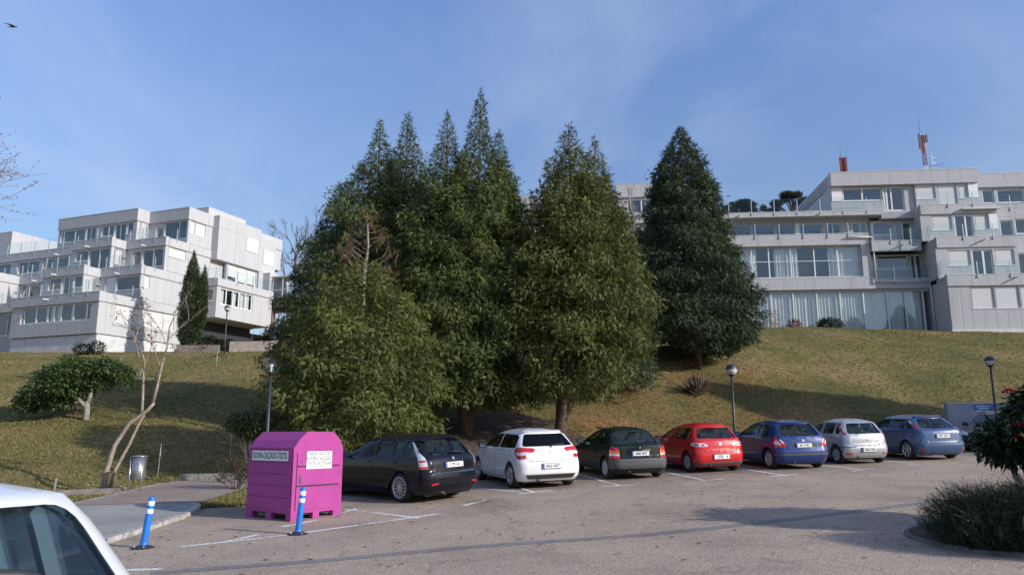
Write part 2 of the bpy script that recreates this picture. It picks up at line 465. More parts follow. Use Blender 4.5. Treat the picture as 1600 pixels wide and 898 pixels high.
# worn white paint
def paintmat():
    m = bpy.data.materials.new('worn_paint'); m.use_nodes = True
    n = m.node_tree; b = n.nodes['Principled BSDF']; o = n.nodes['Material Output']
    b.inputs['Base Color'].default_value = (.68, .66, .63, 1); b.inputs['Roughness'].default_value = .8
    tcn = n.nodes.new('ShaderNodeTexCoord')
    t = n.nodes.new('ShaderNodeTexNoise'); t.inputs['Scale'].default_value = 14; t.inputs['Detail'].default_value = 6
    n.links.new(tcn.outputs['Object'], t.inputs['Vector'])
    t2 = n.nodes.new('ShaderNodeTexNoise'); t2.inputs['Scale'].default_value = .8
    n.links.new(tcn.outputs['Object'], t2.inputs['Vector'])
    ad = n.nodes.new('ShaderNodeMath'); ad.operation = 'ADD'; n.links.new(t.outputs[0], ad.inputs[0]); n.links.new(t2.outputs[0], ad.inputs[1])
    r = ramp(n, [(.86, (0, 0, 0)), (1.02, (1, 1, 1))])
    mr = n.nodes.new('ShaderNodeMapRange'); mr.inputs['From Min'].default_value = .80; mr.inputs['From Max'].default_value = .98
    n.links.new(ad.outputs[0], mr.inputs['Value'])
    tr = n.nodes.new('ShaderNodeBsdfTransparent'); mx = n.nodes.new('ShaderNodeMixShader')
    n.links.new(mr.outputs[0], mx.inputs[0]); n.links.new(tr.outputs[0], mx.inputs[1]); n.links.new(b.outputs[0], mx.inputs[2])
    n.links.new(mx.outputs[0], o.inputs['Surface'])
    return m
PAINT = paintmat()
def line(pts, w=.12, m=None, off=.026, name='road_marking'):
    V = []; F = []
    P = [Vector(p) for p in pts]; Q = []
    for a, b_ in zip(P[:-1], P[1:]):
        k = max(1, int((b_ - a).length / .3)); Q += [a.lerp(b_, i / k) for i in range(k)]
    Q.append(P[-1])
    for i, p in enumerate(Q):
        t = (Q[min(i + 1, len(Q) - 1)] - Q[max(i - 1, 0)]).normalized(); n_ = Vector((-t.y, t.x)) * w / 2
        for q in (p - n_, p + n_): V.append((q.x, q.y, gz(q.x, q.y) + off))
    for i in range(len(Q) - 1): F.append((2 * i, 2 * i + 2, 2 * i + 3, 2 * i + 1))
    return tag(link(name, np_mesh(name, V, F, m or PAINT)), kind='structure')
for pts in ([(-5.2, 12.42), (-3.94, 13.33), (-2.78, 14.49), (-1.46, 15.84)], [(-3.52, 16.82), (-1.77, 15.26)],
            [(-4.64, 12.78), (-4.3, 13.58)], [(-4.16, 14.44), (-3.72, 15.3)], [(-3.49, 16.2), (-3.3, 16.95)], [(-1.05, 17.05), (-.58, 17.95)],
            [(-1.3, 24.9), (.53, 19.36)], [(.15, 19.02), (1.0, 19.69)], [(-.9, 20.55), (.23, 19.44)],
            [(1.6, 25.7), (2.77, 20.41)], [(2.3, 20.34), (3.33, 20.62)], [(4.2, 26.2), (5.24, 21.24)], [(4.68, 21.02), (5.81, 21.66)],
            [(6.6, 27.0), (7.73, 22.19)], [(7.25, 22.1), (8.39, 22.7)], [(9.3, 28.0), (10.45, 23.5)], [(9.94, 23.12), (10.9, 23.7)],
            [(11.9, 29.2), (13.0, 24.9)], [(12.5, 24.8), (13.6, 25.2)], [(14.6, 30.2), (15.9, 26.2)]):
    line(pts)
line([(-4.6, 10.3), (-4.16, 10.5), (-2.62, 11.02), (-.48, 11.98), (2.03, 12.71), (3.2, 13.25), (5.2, 14.3), (8, 15.9), (13, 17.5)], .26, TAR, .024, 'tar_seam')
line([(-6.0, 10.5), (-4.6, 10.62)], .14)

# leaf litter under the conifers
SOIL = mat('leaf_litter', (.075, .05, .03), .95, noise=(3, .5), bump=(25, .9))
xs = np.linspace(-7.5, 3.2, 40)
u = (xs + 2.2) / 5.6
tag(sheet('bare_soil', xs, foot(xs) + .15, foot(xs) + .3 + 7.5 * np.sqrt(np.clip(1 - u * u, 0, 1)), .03, SOIL, 16), kind='structure')

# grass blades
GRASS = leafmat('grass_blades', [(.25, (.115, .128, .042)), (.45, (.205, .195, .066)), (.6, (.30, .25, .095)), (.8, (.40, .31, .15))], clump=.3, trans=.3, rough=.8)
_n = GRASS.node_tree; _r = [q for q in _n.nodes if q.type == 'VALTORGB'][0]; _t = [q for q in _n.nodes if q.type == 'TEX_COORD'][0]
_d = [l.to_socket for l in _r.outputs[0].links]
dry_tint(_n, _t, _r.outputs[0], *_d)
def tufts(n, xr, yr, keep, hmin, hmax, name):
    x = rng.uniform(*xr, n); y = rng.uniform(*yr, n)
    k = keep(x, y); x = x[k]; y = y[k]; n = len(x)
    z = ground(x, y)
    nb = 4
    a = rng.uniform(0, 2 * np.pi, (n, nb)); h = rng.uniform(hmin, hmax, (n, nb)); lean = rng.uniform(.3, 1.1, (n, nb)) * h
    w = rng.uniform(.008, .016, (n, nb)) * (1 + np.sqrt(x * x + y * y)[:, None] / 40)
    bx = x[:, None] + rng.normal(0, .04, (n, nb)); by = y[:, None] + rng.normal(0, .04, (n, nb)); bz = np.repeat(z[:, None], nb, 1) - .01
    ca, sa = np.cos(a), np.sin(a)
    p0 = np.stack([bx - sa * w, by + ca * w, bz], -1); p1 = np.stack([bx + sa * w, by - ca * w, bz], -1)
    p2 = np.stack([bx + ca * lean, by + sa * lean, bz + h], -1)
    V = np.stack([p0, p1, p2], 2).reshape(-1, 3); F = np.arange(len(V)).reshape(-1, 3)
    return tag(link(name, np_mesh(name, V, F, GRASS)), kind='stuff')
def on_grass(x, y):
    d = y - foot(x)
    soil = ((x + 2.2) / 5.6) ** 2 + (np.maximum(d - .3, 0) / 7.5) ** 2 < .85
    path = (x > -10.3) & (x < -7.0) & (y < 23.7)
    apron = (x > -9.9) & (y < 18.1)
    lotm = (x > -7.0) & (d < .1) & ~((x < -5.0) & (y > 17.9) & (y > 17.8 + np.maximum(x + 5.6, 0) * 2.8))
    p = np.clip((34 / np.hypot(x, y)) ** 1.6, .0, 1)
    return (~soil | (rng.random(len(x)) < .12)) & ~path & ~apron & ~lotm & (rng.random(len(x)) < p) & (np.abs(x) < .78 * y + 3)
tufts(250000, (-42, 44), (12, 58), on_grass, .03, .08, 'grass')
tufts(9000, (-7.15, -4.7), (17.6, 23.6), lambda x, y: y > np.interp(x, [-7.15, -5.6, -5.0, -4.6], [17.6, 17.9, 19.6, 22.1]), .04, .13, 'verge_grass')
dx = rng.uniform(-20, -9, 330); dy = 15 + 16 * rng.random(330) ** 1.5; gr_n = np.sin(dx * 1.3) + np.sin(dy * 1.7 + dx); kk = rng.random(330) < .35 + .3 * gr_n; dx = dx[kk]; dy = dy[kk]
k = on_grass(dx, dy); dx = dx[k]; dy = dy[k]; dz = ground(dx, dy) + .08
q = .014
V = np.stack([np.stack([dx + a * q, dy + b_ * q, dz + c], -1) for a, b_, c in ((-1, -1, 0), (1, -1, 0), (1, 1, .01), (-1, 1, .01))], 1).reshape(-1, 3)
tag(link('daisies', np_mesh('daisies', V, np.arange(len(V)).reshape(-1, 4), mat('daisy_white', (.8, .8, .76), .7))), kind='stuff')

# fallen leaves on the lot, gathering along the kerb and under the shrubs
n = 1500
lx = rng.uniform(-6, 16, n); ly = np.where(rng.random(n) < .55, foot(lx) - np.abs(rng.normal(.25, .7, n)), rng.uniform(9, 24, n))
k = (ly < foot(lx) - .2) & ((lx > -3.9) | (ly < 17.5)); lx = lx[k]; ly = ly[k]; n = len(lx)
a = rng.uniform(0, 6.28, n); q = rng.uniform(.018, .04, n); lz = ground(lx, ly) + .032
c, s_ = np.cos(a) * q, np.sin(a) * q
V = np.stack([np.stack([lx + c * 1.6, ly + s_ * 1.6, lz], -1), np.stack([lx - s_ * .6, ly + c * .6, lz + .008], -1), np.stack([lx - c * 1.6, ly - s_ * 1.6, lz + .012], -1), np.stack([lx + s_ * .6, ly - c * .6, lz], -1)], 1).reshape(-1, 3)
tag(link('leaf_litter', np_mesh('leaf_litter', V, np.arange(len(V)).reshape(-1, 4), leafmat('fallen_leaf', [(.2, (.10, .05, .02)), (.5, (.17, .10, .04)), (.8, (.26, .18, .08))], 2))), kind='stuff')
# ------------------------------------------------------------------ trees
def spray_template(n=7, droop=.35, leaf=.30, sub=True, wid=.2):
    """a flat fan of scale leaves: rows of small blades either side of a drooping stalk"""
    Q = []
    def blade(b, d, L, w):
        d = d / np.linalg.norm(d); p = np.cross(d, [0, 0, 1.]); p /= np.linalg.norm(p)
        Q.append([b, b + d * L * .45 + p * w, b + d * L + np.array([0, 0, -.12 * L]), b + d * L * .45 - p * w])
    ax = lambda t: np.array([t, .05 * math.sin(3 * t), -droop * t * t])
    for i in range(n):
        t = .06 + .86 * i / (n - 1)
        for s in (-1, 1):
            L = leaf * (1.15 - .72 * t) * (.8 + .35 * random.random())
            a = R(46 - 14 * t + random.uniform(-8, 8)) * s
            blade(ax(t), np.array([math.cos(a), math.sin(a), -.25 - .3 * random.random()]), L, L * wid)
            if sub and i % 2 == 0:
                a2 = a * .5
                blade(ax(t) + np.array([math.cos(a), math.sin(a), -.3]) * L * .4, np.array([math.cos(a2), math.sin(a2), -.35]), L * .65, L * wid * .9)
    blade(ax(.9), np.array([1, 0, -.5]), leaf * .6, leaf * .12)
    return np.array(Q)      # (k,4,3)
SPR = [spray_template(7, random.uniform(.2, .5), leaf=random.uniform(.28, .36), wid=.22) for _ in range(6)]

def place_sprays(pos, yaw, pitch, roll, size, temps):
    """pos (n,3); rotates each template about its own stalk, then down/up, then round"""
    n = len(pos); out = []
    which = rng.integers(0, len(temps), n)
    for w, T in enumerate(temps):
        k = which == w
        if not k.any(): continue
        q = T.reshape(-1, 3)[None] * size[k][:, None, None]
        cr_, sr_ = np.cos(roll[k])[:, None], np.sin(roll[k])[:, None]
        x, y, z = q[..., 0], q[..., 1], q[..., 2]
        y, z = y * cr_ - z * sr_, y * sr_ + z * cr_
        cp, sp = np.cos(pitch[k])[:, None], np.sin(pitch[k])[:, None]
        x, z = x * cp - z * sp, x * sp + z * cp
        cy, sy = np.cos(yaw[k])[:, None], np.sin(yaw[k])[:, None]
        x, y = x * cy - y * sy, x * sy + y * cy
        out.append(np.stack([x, y, z], -1) + pos[k][:, None])
    V = np.concatenate([o.reshape(-1, 3) for o in out])
    return V, np.arange(len(V)).reshape(-1, 4)

BARK = mat('conifer_bark', (.105, .072, .052), .9, noise=(9, .5), bump=(24, .9))
BARKG = mat('grey_bark', (.26, .24, .21), .85, noise=(9, .4), bump=(20, .6))
DEADW = mat('dead_wood', (.27, .235, .195), .9, noise=(9, .3))
CON_OLIVE = leafmat('conifer_olive', [(.2, (.050, .072, .018)), (.45, (.105, .128, .030)), (.65, (.170, .178, .048)), (.85, (.24, .21, .068))], .5)
CON_MID = leafmat('conifer_green', [(.2, (.048, .078, .022)), (.45, (.092, .130, .036)), (.65, (.148, .178, .054)), (.9, (.215, .205, .075))], .5)
CON_DARK = leafmat('conifer_dark', [(.2, (.028, .050, .022)), (.45, (.048, .078, .034)), (.65, (.078, .105, .046)), (.9, (.125, .13, .06))], .5)
CON_BLUE = leafmat('conifer_bluish', [(.2, (.016, .036, .016)), (.5, (.030, .056, .024)), (.8, (.055, .080, .032))], .5)

def conifer(x, y, leaders, foliage, label, group, area=85, spray=(.12, .26), bare=.0, seed=1, lift=0.0, trunk_r=.2, lump=.15, name='conifer_tree'):
    """leaders: list of (dx, dy, height, profile) with profile [(height fraction, radius)].
    Hanging sprays fill the outer shell of each leader, a lumpy one, thinning to a bare-stemmed spire; longer shoots break the outline."""
    global rng
    rng = np.random.default_rng(seed); random.seed(seed)
    z0 = gz(x, y)
    root = empty(name, (x, y, z0), 0, label, 'tree', group)
    P = []; YW = []; PT = []; RL = []; SZ = []
    wood = MB()
    for li, (dx, dy, H, prof) in enumerate(leaders):
        hs = np.array([p[0] for p in prof]); rs = np.array([p[1] for p in prof])
        lean = rng.normal(0, .010, 2) * H
        tt = np.linspace(0, 1, 9)
        pts = [(dx * min(1, t * 2.2) + lean[0] * t * t, dy * min(1, t * 2.2) + lean[1] * t * t, H * t - (.25 if t == 0 else 0)) for t in tt]
        wood.tube(pts, [trunk_r * (1 - .94 * t) * (1 if li == 0 else .7) for t in tt], BARK, 8)
        tg = np.linspace(hs[0], 1, 400); rg = np.interp(tg, hs, rs)
        A = np.trapezoid(2 * np.pi * rg * H, tg) if hasattr(np, 'trapezoid') else np.trapz(2 * np.pi * rg * H, tg)
        n = int(A * area * 4.2)
        cdf = np.cumsum(rg + .12); cdf /= cdf[-1]
        t = np.interp(rng.random(n), cdf, tg); az = rng.uniform(0, 2 * np.pi, n); r = np.interp(t, hs, rs)
        # lumps: limbs that stand out from the shell, with hollows between
        lu = np.zeros(n)
        for q in range(7):
            ka = rng.integers(2, 9); kz = rng.uniform(1.5, 6.5); lu += np.cos(ka * az + kz * t * H * .55 * rng.choice([-1, 1]) + rng.uniform(0, 6.28))
        lu /= 7 ** .5 * .72
        dep = np.where(rng.random(n) < .16, rng.uniform(1.0, 1.9, n), rng.random(n) ** 1.5)
        shoot = rng.random(n) < .06
        rad = r * (1 + lump * lu) * (1 - .42 * dep) + np.where(shoot, rng.uniform(.05, .30, n) * np.clip(r, .3, 1.2), 0)
        rad *= 1 + .10 * np.sin(t * H * 5.2 + az * 2) * (r > .5)
        keep = rng.random(n) > np.clip((t - .74) / .2, 0, 1) * .48
        cxx = dx * np.minimum(1, t * 2.2) + lean[0] * t * t; cyy = dy * np.minimum(1, t * 2.2) + lean[1] * t * t
        px = cxx + np.cos(az) * rad; py = cyy + np.sin(az) * rad
        pz = t * H + rng.normal(0, .08, n) - .18 * (rad - r * .8)
        g_ = ground(x + px, y + py) - z0
        pz = np.maximum(pz, g_ + .15 + .35 * rng.random(n))
        m = keep & (rng.random(n) > np.clip((-.5 - lu) * 1.2, 0, .75))
        P.append(np.stack([px, py, pz], -1)[m])
        YW.append((az + rng.normal(0, 1.0, n))[m])
        PT.append((lift + np.interp(t, [0, .7, .9, 1], [-.62, -.35, .25, .75]) + rng.normal(0, .55, n) + .35 * shoot)[m])
        RL.append(rng.normal(0, .8, n)[m]); SZ.append((rng.uniform(*spray, n) * np.interp(r, [0, .4, 1.2], [.65, .8, 1]))[m])
        for k in range(int(H * 3.2)):
            q = rng.uniform(max(.08, hs[0]), .95); rr = np.interp(q, hs, rs) * .75; w = rng.uniform(0, 6.28)
            c = np.array([dx * min(1, q * 2.2) + lean[0] * q * q, dy * min(1, q * 2.2) + lean[1] * q * q]); e = (c[0] + math.cos(w) * rr, c[1] + math.sin(w) * rr)
            ez = max(q * H + .1 * rr, gz(x + e[0], y + e[1]) - z0 + .3)
            wood.tube([(c[0], c[1], q * H - .1), ((c[0] + e[0]) / 2, (c[1] + e[1]) / 2, (q * H + ez) / 2 + .05), (e[0], e[1], ez)], [.03, .02, .006], BARK, 4, False)
    wood.build('trunk', root)
    V, F = place_sprays(np.concatenate(P), np.concatenate(YW), np.concatenate(PT), np.concatenate(RL), np.concatenate(SZ), SPR)
    link('crown', np_mesh('crown', V, F, foliage), root)
    return root

def branchy(mb, p, d, L, r, depth, m, kids=3, spread=.6, tips=None, wob=.18, up=.08, ratio=.68, minr=.004):
    """a bare limb that forks; collects its tips"""
    pts = [Vector(p)]; dd = Vector(d).normalized(); n = 5
    for i in range(n):
        dd = (dd + Vector((random.gauss(0, wob), random.gauss(0, wob), random.gauss(0, wob) + up))).normalized()
        pts.append(pts[-1] + dd * L / n)
    mb.tube(pts, [max(minr, r * (1 - .45 * i / n)) for i in range(n + 1)], m, 7 if r > .03 else 4, False)
    if depth == 0:
        if tips is not None: tips.append((pts[-1], dd.copy())); tips.append((pts[3], dd.copy()))
        return
    for k in range(kids):
        i = n if k == 0 else random.randint(2, n)
        ax = Vector((random.gauss(0, 1), random.gauss(0, 1), random.gauss(0, 1))).normalized()
        nd = (dd + ax * spread * random.uniform(.6, 1.3)).normalized()
        branchy(mb, pts[i], nd, L * ratio * random.uniform(.8, 1.2), r * .58, depth - 1, m, kids, spread, tips, wob, up, ratio, minr)

def leaf_blades(pos, yaw, pitch, L, w, fold=.0):
    """lone pointed leaves"""
    n = len(pos); cy, sy, cp, sp = np.cos(yaw), np.sin(yaw), np.cos(pitch), np.sin(pitch)
    d = np.stack([cy * cp, sy * cp, sp], -1); s = np.stack([-sy, cy, np.zeros(n)], -1)
    up = np.cross(d, s); tw = rng.normal(0, .5, n)[:, None]; s = s * np.cos(tw) + up * np.sin(tw)
    L = L[:, None]; w = w[:, None]
    q = np.stack([pos, pos + d * L * .45 + s * w, pos + d * L - np.array([0, 0, .1]) * L, pos + d * L * .45 - s * w], 1)
    V = q.reshape(-1, 3); return V, np.arange(len(V)).reshape(-1, 4)

def blob_points(n, blobs, shell=.6):
    """points in the outer shell of a set of ellipsoids (cx,cy,cz,rx,ry,rz)"""
    b = np.array(blobs); wgt = b[:, 3] * b[:, 4] + b[:, 4] * b[:, 5]; k = rng.choice(len(b), n, p=wgt / wgt.sum())
    v = rng.normal(0, 1, (n, 3)); v /= np.linalg.norm(v, axis=1)[:, None]
    r = (shell + (1 - shell) * rng.random(n)) * rng.uniform(.9, 1.08, n)
    p = b[k, :3] + v * b[k, 3:] * r[:, None]
    return p, v
GT = 'conifers on the grass bank behind the cars'
conifer(-4.95, 24.9, [(0, 0, 6.75, [(.12, 1.8), (.2, 2.4), (.42, 2.6), (.64, 2.3), (.82, 1.65), (.94, .9), (1, .2)])], CON_OLIVE,
        'broad rounded olive conifer without a spire, bushing over the black estate car', GT, seed=11, trunk_r=.2)
conifer(-5.3, 32.0, [(-.55, 0, 13.0, [(.08, 2.6), (.35, 3.1), (.55, 2.6), (.75, 1.5), (.86, .55), (.95, .26), (1, .03)]),
                     (.55, .2, 13.4, [(.3, 2.5), (.55, 2.1), (.75, 1.3), (.88, .45), (.95, .24), (1, .03)])], CON_MID,
        'tall twin-spired conifer rising behind the dead grey snag', GT, seed=12, area=70)
conifer(-8.2, 34.5, [(0, 0, 10.4, [(.06, 2.3), (.3, 2.4), (.6, 1.6), (.85, .65), (1, .04)])], CON_DARK,
        'shaded dark conifer at the far left edge of the clump', GT, seed=13, area=70)
conifer(-1.7, 29.6, [(-1.0, -.1, 12.8, [(.10, 1.7), (.3, 2.1), (.6, 1.7), (.78, .9), (.88, .42), (.95, .24), (1, .03)]),
                     (.35, 0, 13.8, [(.10, 2.2), (.3, 2.3), (.6, 1.9), (.76, 1.0), (.86, .42), (.94, .24), (1, .03)]),
                     (1.05, .2, 12.2, [(.1, 1.9), (.4, 1.9), (.7, 1.1), (.86, .5), (.95, .22), (1, .03)])], CON_MID,
        'tallest conifer with three thin bare-stemmed spires, in the middle of the clump', GT, seed=14, area=75)
conifer(1.7, 29.2, [(.75, 0, 12.7, [(.15, 1.3), (.19, 2.2), (.29, 2.65), (.45, 2.6), (.65, 2.05), (.82, 1.1), (.92, .5), (1, .04)]),
                    (1.45, .2, 12.2, [(.3, 2.4), (.6, 1.75), (.82, .85), (.93, .35), (1, .04)]),
                    (.35, .1, 11.8, [(.3, 2.3), (.6, 1.7), (.84, .8), (.94, .3), (1, .04)])], CON_OLIVE,
        'big cone-shaped conifer with a bare dark trunk behind the white hatchback', GT, seed=15, trunk_r=.24, area=70)
conifer(4.6, 36.2, [(0, 0, 11.0, [(.05, 2.0), (.3, 1.9), (.6, 1.5), (.85, .7), (1, .05)])], CON_DARK,
        'dark conifer half hidden behind the right side of the cone-shaped one', GT, seed=16, area=65)
conifer(10.0, 41.0, [(-.6, 0, 13.7, [(.07, 1.9), (.14, 3.2), (.30, 3.45), (.43, 2.95), (.6, 2.15), (.74, 1.7), (.86, 1.1), (.95, .45), (1, .06)])], CON_DARK,
        'dense dark green conifer standing alone on the slope before the right-hand building', GT, seed=17, spray=(.15, .3), area=95, lump=.08)
conifer(-27.4, 65.0, [(-.15, 0, 8.7, [(.03, .55), (.15, .85), (.4, .9), (.65, .72), (.85, .4), (1, .06)]), (.72, 0, 7.4, [(.3, .55), (.7, .42), (.9, .2), (1, .05)])], CON_DARK,
        'narrow columnar cypress in front of the white-lit gable', None, spray=(.16, .28), area=130, lift=1.25, lump=.06, seed=18, trunk_r=.1, name='cypress_tree')
# ------------------------------------------------------------------ the terraced concrete buildings
CON = mat('board_concrete', (.455, .455, .465), .85, noise=(6, .09), bump=(14, .25))
_n = CON.node_tree; _b = _n.nodes['Principled BSDF']; _src = _b.inputs['Base Color'].links[0].from_socket      # rain streaks down the panels
_tc = _n.nodes.new('ShaderNodeTexCoord'); _mp = _n.nodes.new('ShaderNodeMapping'); _mp.inputs['Scale'].default_value = (2.6, 2.6, .16)
_t = _n.nodes.new('ShaderNodeTexNoise'); _t.inputs['Scale'].default_value = 1.0; _t.inputs['Detail'].default_value = 6; _t.inputs['Roughness'].default_value = .7
_n.links.new(_tc.outputs['Object'], _mp.inputs[0]); _n.links.new(_mp.outputs[0], _t.inputs['Vector'])
_r = ramp(_n, [(.28, (.74, .735, .72)), (.46, (.97, .97, .97)), (.7, (1.03, 1.03, 1.03))]); _n.links.new(_t.outputs[0], _r.inputs[0])
_m = _n.nodes.new('ShaderNodeMix'); _m.data_type = 'RGBA'; _m.blend_type = 'MULTIPLY'; _m.inputs[0].default_value = .8
_n.links.new(_src, _m.inputs['A']); _n.links.new(_r.outputs[0], _m.inputs['B']); _n.links.new(_m.outputs['Result'], _b.inputs['Base Color'])
CONP = mat('plinth_concrete', (.54, .535, .54), .9, noise=(1.6, .2), bump=(5, .8))
JOINT = mat('panel_joint', (.27, .265, .26), .9)
CAP = mat('coping', (.58, .57, .55), .7, noise=(2, .12))
DARKIN = mat('shade_dark', (.030, .032, .038), .9)  # near-black colour stands for unlit rooms and the shade under the bay
FRAME = mat('white_frame', (.72, .72, .70), .4)
BLIND = mat('roller_blind', (.62, .62, .61), .55, noise=(3, .05))
WHITEP = mat('white_panel', (.78, .78, .77), .45)
CURT = mat('curtain', (.78, .76, .72), .8, noise=(2, .06))
STEEL = mat('post_steel', (.55, .56, .57), .35, metal=.6)
GUTT = mat('gutter_metal', (.60, .585, .57), .45)
PANE = glassmat('window_glass', (.92, .95, .96), .10)
BAL = glassmat('balustrade_glass', (.93, .965, .965), .02)

class Fac:
    """one face of a building: u runs right, d back into the wall, z up"""
    def __init__(s, root, axis, org):
        o = Vector(org)
        if axis == 'A': M = Matrix(((1, 0, 0, 0), (0, 1, 0, 0), (0, 0, 1, 0), (0, 0, 0, 1)))
        else: M = Matrix(((0, -1, 0, 0), (1, 0, 0, 0), (0, 0, 1, 0), (0, 0, 0, 1)))   # looks along -p: u=q, d=-p
        s.M = Matrix.Translation(-o) @ M; s.root = root
    def box(s, mb, u0, u1, d0, d1, z0, z1, m): mb.box(u0, u1, d0, d1, z0, z1, m, s.M)

class Building:
    def __init__(s, name, deg, org, label, group=None):
        th = R(deg); s.org = org
        p, q, z = org
        s.root = empty(name, (p * math.cos(th) + q * math.sin(th), -p * math.sin(th) + q * math.cos(th), z), -th, label, 'building', group)
        s.A = Fac(s.root, 'A', org); s.B = Fac(s.root, 'B', org)
        s.wall = MB(); s.par = MB()
    def done(s):
        s.wall.build('wall', s.root)
        if s.par.v: s.par.build('parapet', s.root)
    def vol(s, p0, p1, q0, q1, z0, z1, core=1.3, lw=True, rw=True):
        """side walls, roof slab and dark rooms of one storey; the faces are added apart"""
        t = .3; w = s.wall; f = s.A
        if lw: f.box(w, p0, p0 + t, q0 + .31, q1, z0, z1 - .002, CON)
        if rw: f.box(w, p1 - t, p1, q0 + .31, q1, z0, z1 - .002, CON)
        f.box(w, p0 + t, p1 - t, q0 + .31, q1, z1 - .25, z1 - .004, CON)
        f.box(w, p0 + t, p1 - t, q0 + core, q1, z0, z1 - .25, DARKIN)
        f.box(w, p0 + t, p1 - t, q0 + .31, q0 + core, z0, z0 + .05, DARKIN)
    def face(s, f, u0, u1, d, z0, z1, ops=(), joints=(), t=.3, m=None):
        """a wall sheet with openings (u0,u1,z0,z1)"""
        m = m or CON; w = s.wall; u = u0
        for a, b, c, e in sorted(ops):
            if a > u + .004: f.box(w, u, a, d, d + t, z0, z1, m)
            if c > z0 + .01: f.box(w, a, b, d, d + t, z0, c, m)
            if e < z1 - .01: f.box(w, a, b, d, d + t, e, z1, m)
            u = b
        if u < u1 - .004: f.box(w, u, u1, d, d + t, z0, z1, m)
        for j in joints:
            lo, hi = z0, z1
            for a, b, c, e in ops:
                if a - .01 < j < b + .01: hi = c
            if hi - lo > .05: f.box(w, j - .013, j + .013, d - .003, d + .02, lo + .005, hi - .005, JOINT)
    def band(s, f, u0, u1, d, z0, z1, t=.36, joints=1.9, cap=True):
        """parapet or fascia band, proud of the wall below"""
        f.box(s.par, u0, u1, d, d + t, z0, z1, CON)
        if cap: f.box(s.par, u0 - .02, u1 + .02, d - .025, d + t + .02, z1, z1 + .05, CAP)
        if joints:
            n = max(1, round((u1 - u0) / joints))
            for k in range(1, n):
                j = u0 + (u1 - u0) * k / n
                f.box(s.par, j - .012, j + .012, d - .003, d + .02, z0 + .005, z1 - .005, JOINT)
    def win(s, f, u0, u1, z0, z1, d, mull=(), kind='dark', fr=.07, transom=(), blind=1.0, curt=(), sill=True, thick=None, name='window'):
        """frame > pane, roller blind or curtain"""
        mb = MB(); D0, D1 = d + .10, d + .19
        f.box(mb, u0, u0 + fr, D0, D1, z0, z1, FRAME); f.box(mb, u1 - fr, u1, D0, D1, z0, z1, FRAME)
        f.box(mb, u0 + fr, u1 - fr, D0, D1, z1 - fr, z1, FRAME); f.box(mb, u0 + fr, u1 - fr, D0, D1, z0, z0 + fr, FRAME)
        for x in mull:
            w_ = fr * .5 if not isinstance(x, tuple) else x[1] / 2; x = x[0] if isinstance(x, tuple) else x
            f.box(mb, x - w_, x + w_, D0 - .012, D1 - .012, z0 + fr, z1 - fr, FRAME)
        for zt in transom: f.box(mb, u0 + fr, u1 - fr, D0 + .013, D1 - .03, zt - .025, zt + .025, FRAME)
        if sill: f.box(mb, u0 - .03, u1 + .03, d - .04, D1, z0 - .05, z0 - .003, FRAME)
        o = mb.build(name, s.root)
        pb = MB(); f.box(pb, u0 + .02, u1 - .02, d + .150, d + .156, z0 + .02, z1 - .02, PANE); pb.build('pane', o)
        if kind == 'blind':
            bb = MB(); n = max(4, int((z1 - z0) * blind / .12)); zb = z1 - fr - (z1 - z0 - 2 * fr) * blind
            es = [u0 + fr] + [m_[0] if isinstance(m_, tuple) else m_ for m_ in mull] + [u1 - fr]
            for a, b in zip(es[:-1], es[1:]):
                for k in range(n):
                    c0 = zb + (z1 - fr - zb) * k / n; c1 = zb + (z1 - fr - zb) * (k + 1) / n
                    f.box(bb, a + .03, b - .03, d + .085, d + .097, c0 + .004, c1 - .004, BLIND)
                f.box(bb, a + .03, b - .03, d + .099, d + .104, zb, z1 - fr, BLIND)
            bb.build('roller_blind', o)
        if curt:
            cb = MB()
            for a, b in curt:
                n = max(6, int((b - a) / .035)); V = []; F = []
                for k in range(n + 1):
                    x = a + (b - a) * k / n; ph = x * 2 * math.pi / .27 + .9 * math.sin(x * 3.1) + .6 * math.sin(x * 7.7)
                    y = d + .36 + .055 * math.sin(ph) + .02 * math.sin(ph * 2.3)
                    for zz, sw in ((z0 + .03, 1.0), (z1 - .05, .75)): V.append(f.M @ Vector((x, d + .36 + (y - d - .36) * sw, zz)))
                for k in range(n): F.append((2 * k, 2 * k + 2, 2 * k + 3, 2 * k + 1))
                cb.add(V, F, CURT, True)
            cb.build('curtain', o)
        return o
    def rail(s, f, u0, u1, d, z, posts, h=1.02, top=None):
        """frameless glass balustrade with steel posts on the outside"""
        mb = MB(); f.box(mb, u0, u1, d, d + .016, z + .06, z + h + .12, BAL)
        o = mb.build('balustrade', s.root)
        for x in posts:
            pm = MB(); f.box(pm, x - .032, x + .032, d - .075, d - .012, z - .22, z + h, STEEL)
            f.box(pm, x - .06, x + .06, d - .09, d + .06, z - .30, z - .12, STEEL)
            pm.build('post', o)
    def spout(s, f, u, d, z, L=.45):
        mb = MB(); f.box(mb, u - .05, u + .05, d - L, d + .02, z - .045, z + .045, GUTT); mb.build('water_spout', s.root)

def lin(a, b, n): return [a + (b - a) * i / (n - 1) for i in range(n)]

